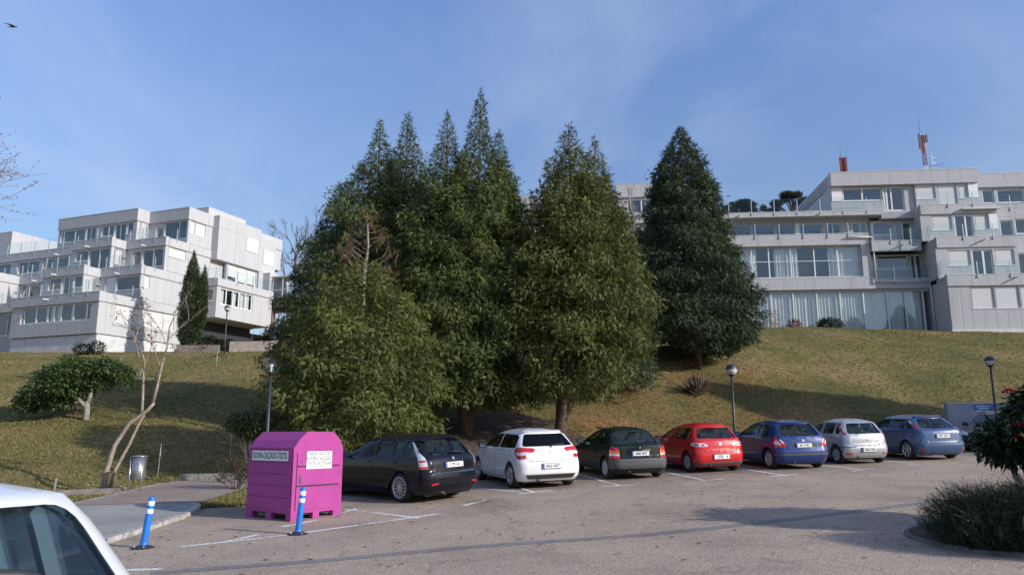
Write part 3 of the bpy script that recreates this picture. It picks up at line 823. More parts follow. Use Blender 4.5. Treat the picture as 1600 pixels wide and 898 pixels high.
# ---------------- right-hand building
Bd = Building('apartment_building', 5, (24, 66, 9.6), 'long grey terraced concrete building with curtained glass walls, on the crest behind the coloured cars')
A = Bd.A
Bd.vol(8, 29.4, 65.5, 80, 9.6, 14.5, .9)
gm = [14.76, 16.24, 18.07, 20.0, 21.89, 23.78, 25.68, 27.11, 28.53, 29.25]
Bd.face(A, 8, 29.3, 65.5, 9.6, 13.62, [(14.76, 29.25, 9.95, 13.46)])
for a, b in zip(gm[:-1], gm[1:]):
    Bd.win(A, a, b, 9.95, 13.46, 65.5, curt=[(a + .06, b - .06)] if b < 28.6 else [(a + .06, b - .5)], sill=False, fr=.055)
Bd.band(A, 8, 24.6, 65.3, 13.62, 14.62); Bd.band(A, 24.6, 29.1, 65.3, 13.62, 14.42)
Bd.vol(8, 24.65, 65.5, 80, 14.5, 18.4, .9)
w2m = [13.87, 14.84, 16.27, 18.08, 20.03, 21.94, 23.79]
Bd.face(A, 8, 24.65, 65.5, 14.67, 17.43, [(11.9, 13.86, 14.73, 17.37), (13.87, 23.79, 14.73, 17.37)])
w2c = [[(13.9, 14.8)], [(14.88, 15.3)], [(16.75, 18.05)], [(18.1, 18.75)], [(21.25, 21.9)], [(21.98, 23.7)]]
for (a, b), c in zip(zip(w2m[:-1], w2m[1:]), w2c): Bd.win(A, a, b, 14.73, 17.37, 65.5, curt=c, transom=[16.14], sill=False, fr=.05)
Bd.win(A, 11.9, 13.86, 14.73, 17.37, 65.5, curt=[(12, 13.8)], transom=[16.14], sill=False, fr=.05)
Bd.band(A, 8, 24.55, 65.28, 17.43, 18.38)
A.box(Bd.wall, 23.85, 24.55, 65.3, 65.49, 14.68, 17.42, CON)
Bd.vol(8, 25.1, 66.5, 80, 18.4, 20.0, 1.2)
ops = [(13.3, 15.12, 18.45, 19.7), (15.24, 17.14, 18.45, 19.7), (17.26, 18.8, 18.45, 19.7), (19.25, 21.22, 18.45, 19.7), (21.38, 22.75, 18.45, 19.7), (23.7, 25.0, 18.45, 19.7)]
Bd.face(A, 8, 25.06, 66.5, 18.4, 19.75, ops)
for k, (a, b, c, e) in enumerate(ops): Bd.win(A, a, b, c, e, 66.5, mull=[] if k < 4 else [(a + b) / 2], fr=.05 if k < 3 else .09)
A.box(Bd.wall, 18.86, 19.2, 66.35, 66.49, 18.4, 19.7, WHITEP)
A.box(Bd.wall, 8, 25.06, 66.3, 66.9, 19.75, 19.99, CON)
A.box(Bd.wall, 8, 25.85, 65.75, 80, 20.0, 20.36, CON)
Bd.band(A, 8, 25.85, 65.3, 20.0, 20.40, .43)
Bd.rail(A, 12.4, 26.1, 65.34, 20.46, [13.09, 15.01, 16.92, 18.85, 20.76, 22.67, 24.62], 1.05)
Bd.rail(A, 12.9, 24.5, 65.3, 18.36, [15.18, 17.2, 19.2, 21.2, 22.9], .98)
for u in (13.9, 20.6): Bd.spout(A, u, 65.3, 20.15)
# top storey
Bd.vol(21.93, 34.04, 66.0, 82, 20.36, 23.8, 1.0)
tops = [(22.95, 26.24, 21.45, 22.62), (26.35, 28.05, 20.5, 22.66)]
Bd.face(A, 21.93, 28.9, 66.0, 20.36, 22.72, tops, joints=(23.8, 24.65, 25.5))
A.box(Bd.wall, 22.02, 22.88, 65.96, 65.998, 21.45, 22.7, WHITEP)
Bd.win(A, 22.95, 26.24, 21.45, 22.62, 66.0, mull=[(24.6, .14)], fr=.11)
Bd.win(A, 26.35, 28.05, 20.5, 22.66, 66.0, mull=[(26.62, .14), (27.0, .12)], fr=.12, sill=False)
tr = [(28.92, 30.56, 21.42, 22.7), (30.7, 32.3, 20.6, 22.72), (32.42, 33.16, 21.42, 22.7)]
Bd.face(A, 28.9, 34.04, 65.8, 20.36, 22.72, tr, joints=(29.75,))
Bd.win(A, *tr[0], 65.8, kind='blind', fr=.09); Bd.win(A, *tr[1], 65.8, kind='blind', fr=.09, sill=False); Bd.win(A, *tr[2], 65.8, kind='blind', fr=.09)
A.box(Bd.wall, 33.24, 34.0, 65.76, 65.798, 21.42, 22.7, WHITEP)
Bd.band(A, 21.93, 34.06, 65.6, 22.73, 23.93, .5, 2.4)
A.box(Bd.par, 21.93, 22.3, 66.102, 82, 22.73, 23.93, CON)
Bd.vol(28.6, 34.75, 64.7, 70, 17.45, 20.5, 1.1)
Bd.band(A, 28.65, 34.72, 64.6, 19.72, 20.52)
A.box(Bd.wall, 28.65, 34.72, 64.96, 66, 20.3, 20.5, CON)
Bd.rail(A, 28.7, 34.7, 64.62, 20.56, [30.9, 32.9], 1.0); 
A.box(Bd.par, 31.9, 34.95, 64.30, 64.599, 20.02, 20.14, GUTT)
# third storey, right
r3 = [(29.45, 31.1, 18.35, 19.64), (31.3, 32.78, 17.55, 19.66), (32.9, 33.95, 18.35, 19.64)]
Bd.face(A, 28.6, 34.75, 64.7, 17.45, 19.71, r3, joints=(30.2,))
Bd.win(A, *r3[0], 64.7, kind='blind', fr=.1); Bd.win(A, *r3[1], 64.7, mull=[(32.2, .14)], fr=.12, sill=False); Bd.win(A, *r3[2], 64.7, kind='blind', fr=.1)
A.box(Bd.wall, 34.05, 34.7, 64.66, 64.698, 18.35, 19.66, WHITEP)
Bd.vol(29.05, 35.4, 63.6, 70, 14.1, 17.4, 1.1)
Bd.band(A, 29.15, 35.34, 63.5, 16.58, 17.44)
A.box(Bd.wall, 29.15, 35.34, 63.86, 64.9, 17.2, 17.4, CON)
Bd.rail(A, 28.9, 35.3, 63.52, 17.5, [31.3, 33.6], 1.0); Bd.rail(Bd.B, 63.55, 64.65, -28.85, 17.5, [64.2], 1.0); Bd.spout(A, 32.8, 63.5, 17.15)
# second storey, right
r2 = [(29.95, 31.7, 15.08, 16.38), (31.82, 33.42, 14.2, 16.4), (33.55, 35.08, 15.08, 16.38)]
Bd.face(A, 29.05, 35.4, 63.6, 14.1, 16.57, r2, joints=(30.8, 34.4))
Bd.win(A, *r2[0], 63.6, kind='blind', fr=.1); Bd.win(A, *r2[1], 63.6, mull=[(32.72, .16)], fr=.12, sill=False); Bd.win(A, *r2[2], 63.6, kind='blind', fr=.1)
Bd.band(A, 29.15, 42, 62.4, 13.2, 14.08, .36, 1.9)
A.box(Bd.wall, 29.15, 42, 62.76, 64.2, 13.8, 14.05, CON)
Bd.rail(A, 28.95, 38, 62.42, 14.14, [31.5, 34.0, 36.5], 1.0); Bd.rail(Bd.B, 62.45, 63.55, -28.9, 14.14, [63.1], 1.0); Bd.spout(A, 34.3, 62.4, 13.8)
# ground storey, right
Bd.vol(29.2, 42, 62.5, 75, 9.6, 13.8, 1.1)
gr_ = [(30.86, 32.62, 11.4, 13.12), (32.68, 34.5, 11.4, 13.12), (34.56, 36.3, 11.4, 13.12)]
Bd.face(A, 29.2, 42, 62.5, 9.75, 13.19, gr_, joints=(30.1, 30.84, 31.7, 32.6, 33.5, 34.4, 35.3, 36.3, 37.5, 39))
for g in gr_: Bd.win(A, *g, 62.5, kind='blind', fr=.07)
A.box(Bd.wall, 29.1, 42, 62.35, 62.9, 9.0, 9.74, CAP)
# flats further right
Bd.vol(34.3, 42, 66.6, 82, 19.9, 23.6, 1.0)
fx = [(34.75, 35.72, 21.15, 22.32), (35.95, 38.15, 21.15, 22.32), (38.4, 39.5, 20.3, 22.3)]
Bd.face(A, 34.06, 42, 66.6, 19.9, 22.49, fx, joints=(36.7, 37.4))
Bd.win(A, *fx[0], 66.6, fr=.1); Bd.win(A, *fx[1], 66.6, fr=.1); Bd.win(A, *fx[2], 66.6, fr=.1, sill=False)
Bd.band(A, 34.08, 42, 66.4, 22.5, 23.70, .5, 2.4)
Bd.band(A, 34.8, 42, 65.5, 19.6, 20.37); A.box(Bd.wall, 34.8, 42, 65.86, 67, 20.1, 20.33, CON)
Bd.rail(A, 34.8, 42, 65.52, 20.42, [36.3, 38.2, 40], 1.0)
Bd.vol(34.75, 42, 65.5, 75, 16.9, 19.9, 1.1)
fy = [(35.3, 36.35, 17.6, 19.3), (36.5, 38.2, 18.1, 19.4)]
Bd.face(A, 34.76, 42, 65.5, 16.9, 19.59, fy)
for g in fy: Bd.win(A, *g, 65.5, fr=.1)
Bd.band(A, 35.4, 42, 64.4, 16.35, 17.26); A.box(Bd.wall, 35.4, 42, 64.76, 65.6, 17.0, 17.2, CON)
Bd.rail(A, 35.4, 42, 64.42, 17.3, [37.4, 39.5], 1.0)
Bd.vol(35.42, 42, 64.3, 75, 14.05, 16.9, 1.0)
Bd.face(A, 35.42, 42, 64.3, 14.05, 16.34, [(35.6, 37.2, 14.4, 16.2)]); Bd.win(A, 35.6, 37.2, 14.4, 16.2, 64.3, fr=.1)
# small balconies between the wings
Bd.vol(24.7, 28.65, 66.3, 75, 17.4, 20.3, 1.1); Bd.vol(24.7, 29.3, 66.3, 75, 14.3, 17.4, 1.1)
m3 = [(25.2, 27.05, 18.45, 19.6), (27.15, 28.55, 17.5, 19.55)]
Bd.face(A, 25.1, 28.65, 66.3, 17.4, 19.72, m3, joints=(26.1,))
Bd.win(A, *m3[0], 66.3, mull=[(25.35, .1)], fr=.1); Bd.win(A, *m3[1], 66.3, mull=[(27.75, .13)], fr=.1, sill=False)
A.box(Bd.wall, 25.9, 28.6, 65.7, 66.6, 19.75, 20.3, CON)
Bd.band(A, 24.62, 28.6, 65.0, 16.75, 17.6); A.box(Bd.wall, 24.62, 28.6, 65.36, 66.5, 17.3, 17.55, CON)
Bd.rail(A, 24.75, 28.6, 65.02, 17.64, [26.2, 27.8], 1.0)
m2 = [(25.0, 28.0, 15.45, 16.68), (28.15, 29.1, 14.5, 16.68)]
Bd.face(A, 24.66, 29.15, 66.3, 14.3, 16.74, m2, joints=(25.8, 26.6, 27.4))
Bd.win(A, *m2[0], 66.3, mull=[(25.4, .16)], fr=.1); Bd.win(A, *m2[1], 66.3, mull=[(28.55, .12)], fr=.1, sill=False)
Bd.rail(A, 24.75, 29.1, 65.32, 14.46, [26.3, 28.1], 1.0)
for u, z in ((27.0, 17.2), (26.4, 14.1)): Bd.spout(A, u, 65.0 if z > 15 else 65.3, z)
# downpipe and gutters
dp = MB()
for q in (((22.6, 65.16, 18.02), (24.78, 65.16, 18.02)), ((24.78, 65.16, 18.05), (24.78, 65.16, 14.2)), ((24.7, 65.16, 14.18), (29.0, 65.1, 14.12)), ((29.0, 65.1, 14.15), (29.08, 65.1, 9.8))):
    dp.tube([A.M @ Vector(p) for p in q], .055, GUTT, 6)
dp.build('downpipe', Bd.root)
Bd.done()
BR = Bd

# ---------------- the wing behind the conifers
Bd = Building('apartment_building', 5, (4, 76, 11.5), 'wing of grey concrete flats glimpsed between the cone-shaped conifer and the lone dark one')
A = Bd.A
Bd.vol(4.0, 14, 76, 90, 22.4, 26.7, 1.0); Bd.vol(4.3, 14, 75.4, 90, 19.2, 22.4, 1.0); Bd.vol(4.6, 14, 75, 90, 11.5, 19.2, 1.0)
o1 = [(5.15, 8.0, 23.6, 25.25), (8.8, 11.5, 23.6, 25.25)]; o2 = [(5.55, 6.4, 20.4, 22.3), (7.2, 9, 20.6, 22.2)]
Bd.face(A, 4.0, 14, 76, 22.4, 25.39, o1, joints=(4.6,)); Bd.face(A, 4.3, 14, 75.4, 19.2, 22.44, o2); Bd.face(A, 4.6, 14, 75, 11.5, 18.4, [(6, 8, 17, 18.3)])
for g in o1: Bd.win(A, *g, 76, fr=.12, mull=[(g[0] + g[1]) / 2])
for g in o2: Bd.win(A, *g, 75.4, fr=.12)
Bd.win(A, 6, 8, 17, 18.3, 75, fr=.12)
Bd.band(A, 4.0, 14, 75.8, 25.4, 26.78, .5, 1.3); Bd.band(A, 4.3, 14, 75.0, 22.45, 23.5, .4, 1.9); Bd.band(A, 4.6, 14, 74.8, 18.42, 19.3)
Bd.vol(-8, 4.0, 79.5, 90, 20, 26.7, 1.0); Bd.face(A, -8, 3.99, 79.5, 20, 25.2, [(1, 3.4, 23.2, 24.9)]); Bd.win(A, 1, 3.4, 23.2, 24.9, 79.5, fr=.12)
Bd.band(A, -8, 3.99, 79.3, 25.3, 26.9, .5)
Bd.done()

# ---------------- left-hand building
Bd = Building('apartment_building', 21.5, (-60, 52, 8.0), 'white-lit terraced concrete building with a jutting bay, on the crest at the left')
A, Bf = Bd.A, Bd.B
zb, z1, z2, z3, zr = 8.0, 13.6, 16.73, 19.95, 23.55
# ground storey
Bd.vol(-66.5, -56, 46.8, 66, zb, z1, 1.0, rw=False)
gw = [(-65.35, -56.9, 11.24, 12.74)]
Bd.face(A, -66.5, -56.0, 46.8, 10.06, 12.76, gw, joints=[-66.1, -65.75] + lin(-65.1, -56.9, 12))
Bd.face(A, -66.5, -56.1, 46.98, zb - 1, 10.0, m=CONP, t=.12)
g0 = [-65.35, -63.52, -62.13, -61.34, -60.48, -59.01, -57.42, -56.9]
for k, (a, b) in enumerate(zip(g0[:-1], g0[1:])):
    Bd.win(A, a, b, 11.24, 12.74, 46.8, mull=[(a + .33, .1)] if k == 0 else [], fr=.09, curt=[(a + .1, b - .1)] if k in (2, 3) else ([(a + .9, b - .1)] if k == 4 else ()), sill=False)
Bd.band(A, -66.52, -55.9, 46.68, 12.78, z1, .4, 1.7)
bw = [(48.45, 55.1, 11.28, 12.78)]
Bd.face(Bf, 47.102, 58.2, 56.0, 10.06, 12.79, bw, joints=(47.6, 56.3, 57.4))
Bd.face(Bf, 47.1, 58.2, 56.12, zb - 1, 10.0, m=CONP, t=.2)
b0 = [48.45, 49.95, 51.6, 52.3, 53.75, 55.1]
for a, b in zip(b0[:-1], b0[1:]): Bd.win(Bf, a, b, 11.28, 12.78, 56.0, kind='blind', fr=.07, sill=False)
Bf.box(Bd.wall, 48.3, 57.3, 55.93, 55.998, 10.95, 11.2, CON)
Bd.face(Bf, 47.082, 66, 55.9, 12.80, z1, t=.4, joints=(50.5, 53, 55.5, 58))
Bd.vol(-95, -66.5, 48.3, 66, zb, z1, 1.0)
Bd.face(A, -95, -66.5, 48.3, zb - 1, 12.76, [(-71, -67.4, 10.6, 12.6)], joints=(-72, -75)); Bd.win(A, -71, -67.4, 10.6, 12.6, 48.3, mull=[-69.2])
Bd.band(A, -95, -66.54, 48.15, 12.78, z1)
# second storey
Bd.vol(-61, -56, 50.85, 66, z1, z2, 1.0, rw=False); Bd.vol(-66.15, -61, 49.1, 66, z1, z2, 1.0); Bd.vol(-71.3, -66.15, 50.5, 66, z1, z2, 1.0)
s2 = [(-60.3, -59.1, 14.55, 15.85), (-58.95, -56.15, 14.55, 15.85)]
Bd.face(A, -60.98, -56, 50.85, z1, 15.9, s2, joints=(-59, -58, -57)); Bd.win(A, *s2[0], 50.85, kind='blind', fr=.06); Bd.win(A, *s2[1], 50.85, fr=.07)
s2 = [(-65.4, -63.7, 14.7, 15.9), (-63.6, -62.4, 13.8, 15.9), (-62.2, -61.15, 14.75, 15.88)]
Bd.face(A, -66.15, -61, 49.1, z1, 15.9, s2); Bd.win(A, *s2[0], 49.1, fr=.11); Bd.win(A, *s2[1], 49.1, mull=[(-62.75, .12)], fr=.12, sill=False); Bd.win(A, *s2[2], 49.1, fr=.09)
s2 = [(-70.9, -68.3, 14.6, 15.92)]
Bd.face(A, -71.3, -66.16, 50.5, z1, 15.9, s2); Bd.win(A, *s2[0], 50.5, mull=[(-70.2, .1)], fr=.09)
Bd.band(A, -60.98, -55.9, 50.73, 15.93, z2); Bd.band(A, -66.25, -60.9, 48.98, 15.93, z2); Bd.band(A, -71.3, -66.27, 50.38, 15.93, z2)
Bd.face(Bf, 49.4, 50.84, 61.0, z1, 15.9, [(49.5, 50.1, 14.5, 15.8)]); Bd.win(Bf, 49.5, 50.1, 14.5, 15.8, 61.0, fr=.08)
Bd.face(Bf, 49.36, 50.72, 60.9, 15.93, z2, t=.3)
Bd.face(Bf, 51.152, 66, 56.0, z1 + .05, 15.9, [(51.3, 51.9, 14.75, 15.86)], joints=(52.7, 54.3, 55.8, 57.4)); Bd.win(Bf, 51.3, 51.9, 14.75, 15.86, 56, kind='blind', fr=.05)
Bd.face(Bf, 51.132, 66, 55.9, 15.93, z2 - .01, t=.4, joints=(54, 57))
Bd.rail(A, -61.2, -56.0, 46.74, z1 + .05, [-60.6, -59, -57.3], 1.0); Bd.rail(A, -66.3, -61.2, 46.76, z1 + .05, lin(-66, -61.6, 4), 1.0)
Bd.rail(Bf, 46.9, 50.8, 55.94, z1 + .03, [48.2, 50.0], 1.0)
Bd.rail(A, -71.2, -66.4, 48.2, z1 + .05, [-70, -68.6, -67.2], 1.0)
for u, d, z in ((-64.4, 48.98, 16.1), (-58.6, 50.73, 16.1), (-62, 46.68, 13.25), (-68.8, 50.38, 16.1), (-67.5, 48.15, 13.3)): Bd.spout(A, u, d, z, .5)
# far-left wing that stands forward
Bd.vol(-95, -71.3, 44, 66, z1, z2, 1.0, rw=False)
Bd.face(A, -95, -71.2, 44, z1, 15.9); Bd.band(A, -95, -71.1, 43.88, 15.93, z2)
Bd.face(Bf, 44.3, 50.45, 71.2, z1, 15.9, joints=(47, 49.4)); Bd.face(Bf, 44.26, 50.36, 71.1, 15.93, z2, t=.4)
# third storey
Bd.vol(-61, -56, 53.35, 66, z2, z3, 1.0, rw=False); Bd.vol(-66.15, -60.95, 51.7, 66, z2, z3, 1.0); Bd.vol(-95, -66.15, 53.0, 66, z2, z3, 1.0)
s3 = [(-59.9, -59.0, 17.4, 18.9), (-58.85, -56.25, 17.2, 18.95)]
Bd.face(A, -60.93, -56, 53.35, z2, 19.12, s3); Bd.win(A, *s3[0], 53.35, fr=.07); Bd.win(A, *s3[1], 53.35, mull=[(-57.5, .1)], fr=.09)
s3 = [(-65.6, -63.95, 18.0, 19.1), (-63.85, -61.15, 16.95, 19.08)]
Bd.face(A, -66.15, -60.96, 51.7, z2, 19.12, s3); Bd.win(A, *s3[0], 51.7, fr=.11); Bd.win(A, *s3[1], 51.7, mull=[(-62.5, .1)], fr=.09, sill=False)
s3 = [(-80, -76.4, 17.3, 19.1), (-75.3, -72.25, 17.75, 19.08), (-71.6, -68.1, 17.7, 19.08)]
Bd.face(A, -95, -66.16, 53.0, z2, 19.12, s3)
for k, g in enumerate(s3): Bd.win(A, *g, 53.0, mull=[(g[0] + .45 * (g[1] - g[0]), .06)] if k else [], fr=.10)
Bd.band(A, -60.93, -55.9, 53.23, 19.15, z3); Bd.band(A, -66.2, -60.86, 51.58, 19.15, z3); Bd.band(A, -95, -66.22, 52.88, 19.15, z3)
Bd.face(Bf, 52.0, 53.34, 60.95, z2, 19.12, [(52.15, 52.85, 17.6, 18.9)]); Bd.win(Bf, 52.15, 52.85, 17.6, 18.9, 60.95, kind='blind', fr=.07)
Bd.face(Bf, 51.962, 53.22, 60.86, 19.15, z3, t=.3)
Bd.face(Bf, 53.652, 66, 56.0, z2 + .05, 19.12, [(53.8, 55.9, 18.1, 19.1)], joints=(56.3, 57.3, 58.3)); Bd.win(Bf, 53.8, 55.9, 18.1, 19.1, 56, kind='blind', fr=.06, blind=.93)
Bd.face(Bf, 53.632, 66, 55.9, 19.15, z3 - .01, t=.4, joints=(56.3, 58))
Bd.rail(A, -60.9, -56, 50.79, z2 + .05, [-60.3, -58.7, -57.2], 1.0); Bd.rail(A, -66.2, -61.1, 49.04, z2 + .05, lin(-65.8, -61.5, 4), 1.0); Bd.rail(A, -71.2, -66.4, 50.44, z2 + .05, lin(-70.9, -66.9, 4), 1.0)
Bd.rail(Bf, 51, 53.3, 55.94, z2 + .03, [52.2], 1.0); Bd.rail(A, -78, -71.3, 50.6, z2 + .05, lin(-77, -72, 4), 1.0)
# top storey
Bd.vol(-71.8, -61.05, 54.4, 70, z3, zr, 1.0); Bd.vol(-61.05, -56, 55.9, 70, z3, zr, 1.0, rw=False)
t1 = [(-71.45, -68.05, 21.0, 22.33), (-67.95, -66.55, 20.1, 22.33), (-65.75, -64.1, 21.15, 22.33), (-64.0, -62.5, 20.1, 22.33), (-62.35, -61.55, 21.1, 22.33)]
Bd.face(A, -71.8, -61.05, 54.4, z3, 22.35, t1)
for k, g in enumerate(t1): Bd.win(A, *g, 54.4, fr=.1, mull=[((g[0] + g[1]) / 2, .1)] if k in (1, 3) else ([(-71.1, .12)] if k == 0 else []), sill=(k not in (1, 3)))
t2 = [(-60.05, -59.15, 20.1, 21.9), (-59.05, -56.2, 20.5, 22.33)]
Bd.face(A, -61.04, -56, 55.9, z3, 22.35, t2); Bd.win(A, *t2[0], 55.9, fr=.1, sill=False); Bd.win(A, *t2[1], 55.9, mull=[(-57.2, .07)], fr=.07)
Bd.face(Bf, 54.702, 55.88, 61.05, z3, 22.35, [(54.95, 55.5, 20.9, 22.3)], m=WHITEP); Bd.win(Bf, 54.95, 55.5, 20.9, 22.3, 61.05, fr=.07)
Bd.band(A, -71.85, -60.95, 54.28, 22.37, zr, .4, 2.7); Bd.band(A, -60.93, -55.9, 55.78, 22.37, zr, .4, 2.5)
Bd.face(Bf, 54.682, 55.77, 60.94, 22.37, zr + .05, t=.3)
tb = [(56.2, 56.8, 21.05, 22.3), (56.9, 58.2, 21.05, 22.3)]
Bd.face(Bf, 56.202, 70, 56.0, z3 + .05, 22.35, tb, joints=(57.5, 58.6)); Bd.win(Bf, *tb[0], 56, kind='blind', fr=.04); Bd.win(Bf, *tb[1], 56, kind='blind', fr=.06)
Bd.face(Bf, 56.182, 70, 55.9, 22.37, zr + .04, t=.4, joints=(58.4,))
Bd.rail(A, -61, -56, 53.29, z3 + .05, [-60.5, -58.9, -57.3], 1.0); Bd.rail(A, -66.15, -61, 51.64, z3 + .05, lin(-65.8, -61.4, 4), 1.0); Bd.rail(A, -80, -66.4, 52.94, z3 + .05, lin(-79, -67, 7), 1.0)
Bd.rail(Bf, 53.4, 55.85, 55.94, z3 + .03, [54.5], 1.0)
for u, d, z in ((-63.8, 51.58, 19.3), (-58.5, 53.23, 19.3), (-69.5, 52.88, 19.3)): Bd.spout(A, u, d, z, .5)
# jutting block, penthouse, low block
def solid(p0, p1, q0, q1, z0, zz, jA=(), jB=()):
    A.box(Bd.wall, p0, p1, q0, q1, z0, zz, CON)
    A.box(Bd.wall, p0 - .02, p1 + .02, q0 - .02, q1 + .02, zz, zz + .05, CAP)
    for j in jB: Bf.box(Bd.wall, j - .012, j + .012, -p1 - .003, -p1 + .02, z0 + .01, zz - .01, JOINT)
solid(-60, -55.15, 59.1, 65.5, 19.15, 23.5, jB=(60.3, 61.6, 62.9, 65.2)); Bf.box(Bd.wall, 59.1, 65.5, 55.147, 55.2, 22.33, 22.36, JOINT)
solid(-95, -80, 55.2, 66, 19.95, 23.3); Bd.win(A, -88, -81.2, 20.6, 22.2, 55.1, fr=.1, sill=False)
solid(-64, -58, 60.5, 66.2, 23.5, 25.1); solid(-60, -55.2, 65.52, 68.1, 16.0, 22.65, jB=(67.8,))
Bf.box(Bd.wall, 65.52, 68.1, 55.197, 55.25, 21.62, 21.65, JOINT)
bm = MB()
Bd.win(Bf, 63.15, 65.0, 20.8, 22.28, 54.98, kind='blind', fr=.06, sill=False); Bd.win(Bf, 66.0, 67.7, 19.95, 21.55, 55.03, kind='blind', fr=.06, sill=False)
# bay with its terrace
Bd.face(Bf, 58.0, 66.2, 53.8, 12.9, 15.97, [(58.5, 61.3, 14.22, 15.92), (61.4, 63.2, 14.22, 15.92)], joints=(58.3, 60, 62, 64.5))
Bd.win(Bf, 58.5, 61.3, 14.22, 15.92, 53.8, mull=[(59.4, .1), (60.35, .1)], fr=.12, curt=[(58.6, 59.3), (60.4, 61.1)]); Bd.win(Bf, 61.4, 63.2, 14.22, 15.92, 53.8, mull=[(62.2, .1)], fr=.1, curt=[(61.5, 63.0)])
Bd.face(Bf, 57.9, 66.25, 53.68, 16.0, 16.75, t=.36, joints=(60.7, 63.5))
Bd.face(A, -56, -54.102, 58.0, 12.9, 15.97, [(-55.0, -54.25, 14.5, 15.8)]); Bd.win(A, -55.0, -54.25, 14.5, 15.8, 58.0, fr=.14)
Bd.band(A, -56, -54.042, 57.9, 16.0, 16.75, .3, 0)
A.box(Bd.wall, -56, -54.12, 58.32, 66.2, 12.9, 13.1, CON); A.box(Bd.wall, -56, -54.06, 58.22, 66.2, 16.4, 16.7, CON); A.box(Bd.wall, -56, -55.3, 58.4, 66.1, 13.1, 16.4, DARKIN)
A.box(Bd.wall, -56, -54.12, 66.0, 66.2, 13.1, 16.38, CON)
Bd.rail(A, -55.9, -53.75, 57.96, 16.8, [-55, -54.0], 1.0); Bd.rail(Bf, 58, 66.2, 53.72, 16.8, [60.6, 62.9], 1.0)
Bd.face(Bf, 60.9, 66.2, 55.45, 16.75, 19.14, [(61.1, 65.4, 16.8, 19.0)])
for a, b in ((61.1, 62.5), (62.55, 63.95), (64.0, 65.4)): Bd.win(Bf, a, b, 16.8, 19.0, 55.45, kind='blind', fr=.1, sill=False, blind=.75 if a > 61.5 else .6)
A.box(Bd.wall, -56, -55.15, 59.1, 66.2, 19.02, 19.145, CON)
# things under the bay: recess wall coloured near-black as shade, plus a low wall
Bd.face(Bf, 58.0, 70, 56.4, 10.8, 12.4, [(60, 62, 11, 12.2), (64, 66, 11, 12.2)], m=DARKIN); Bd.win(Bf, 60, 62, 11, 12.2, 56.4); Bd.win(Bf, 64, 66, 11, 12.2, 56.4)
Bd.face(Bf, 57.2, 70, 53.4, zb - 1, 9.9, t=.25, m=CONP)
solid(-60, -54.3, 66.22, 69.5, 15.0, 18.9)
for a in (66.4, 67.1, 67.8): Bd.win(Bf, a, a + .5, 16.9, 18.3, 54.1, fr=.05, sill=False)
Bd.done()
BL = Bd

# covered glass footbridge between the buildings
th = R(21.5)
def PQ(p, q, z): return Vector((p * math.cos(th) + q * math.sin(th), -p * math.sin(th) + q * math.cos(th), z))
o0 = PQ(-54.2, 67, 8.5)
fb = empty('covered_footbridge', o0, -th, 'glazed footbridge on a dark concrete beam and brown column, leaving the left-hand building', 'footbridge')
BEAM = mat('brown_beam', (.115, .095, .08), .85, noise=(3, .3)); COLM = mat('brown_column', (.20, .125, .09), .85, noise=(3, .3))
mb = MB(); mb.box(0.02, 16, -.6, 2.0, 6.5, 7.6, BEAM); mb.build('deck_beam', fb)
mb = MB(); mb.tube([(.2, -.3, 0), (.2, -.3, 6.5)], .27, COLM, 14); mb.build('column', fb)
mb = MB()
mb.box(0.02, 16, -.5, 2.0, 9.95, 10.1, FRAME)
for k in range(12): mb.box(.05 + k * 1.3, .13 + k * 1.3, -.45, -.37, 7.6, 9.95, FRAME); mb.tube([(.09 + k * 1.3, -.4, 9.2), (.09 + k * 1.3, .8, 9.95)], .035, FRAME, 4)
mb.box(0.02, 16, -.44, -.38, 8.5, 8.56, FRAME); mb.build('frame', fb)
mb = MB(); mb.box(0.03, 16, -.415, -.405, 7.6, 9.95, BAL); mb.build('glazing', fb)

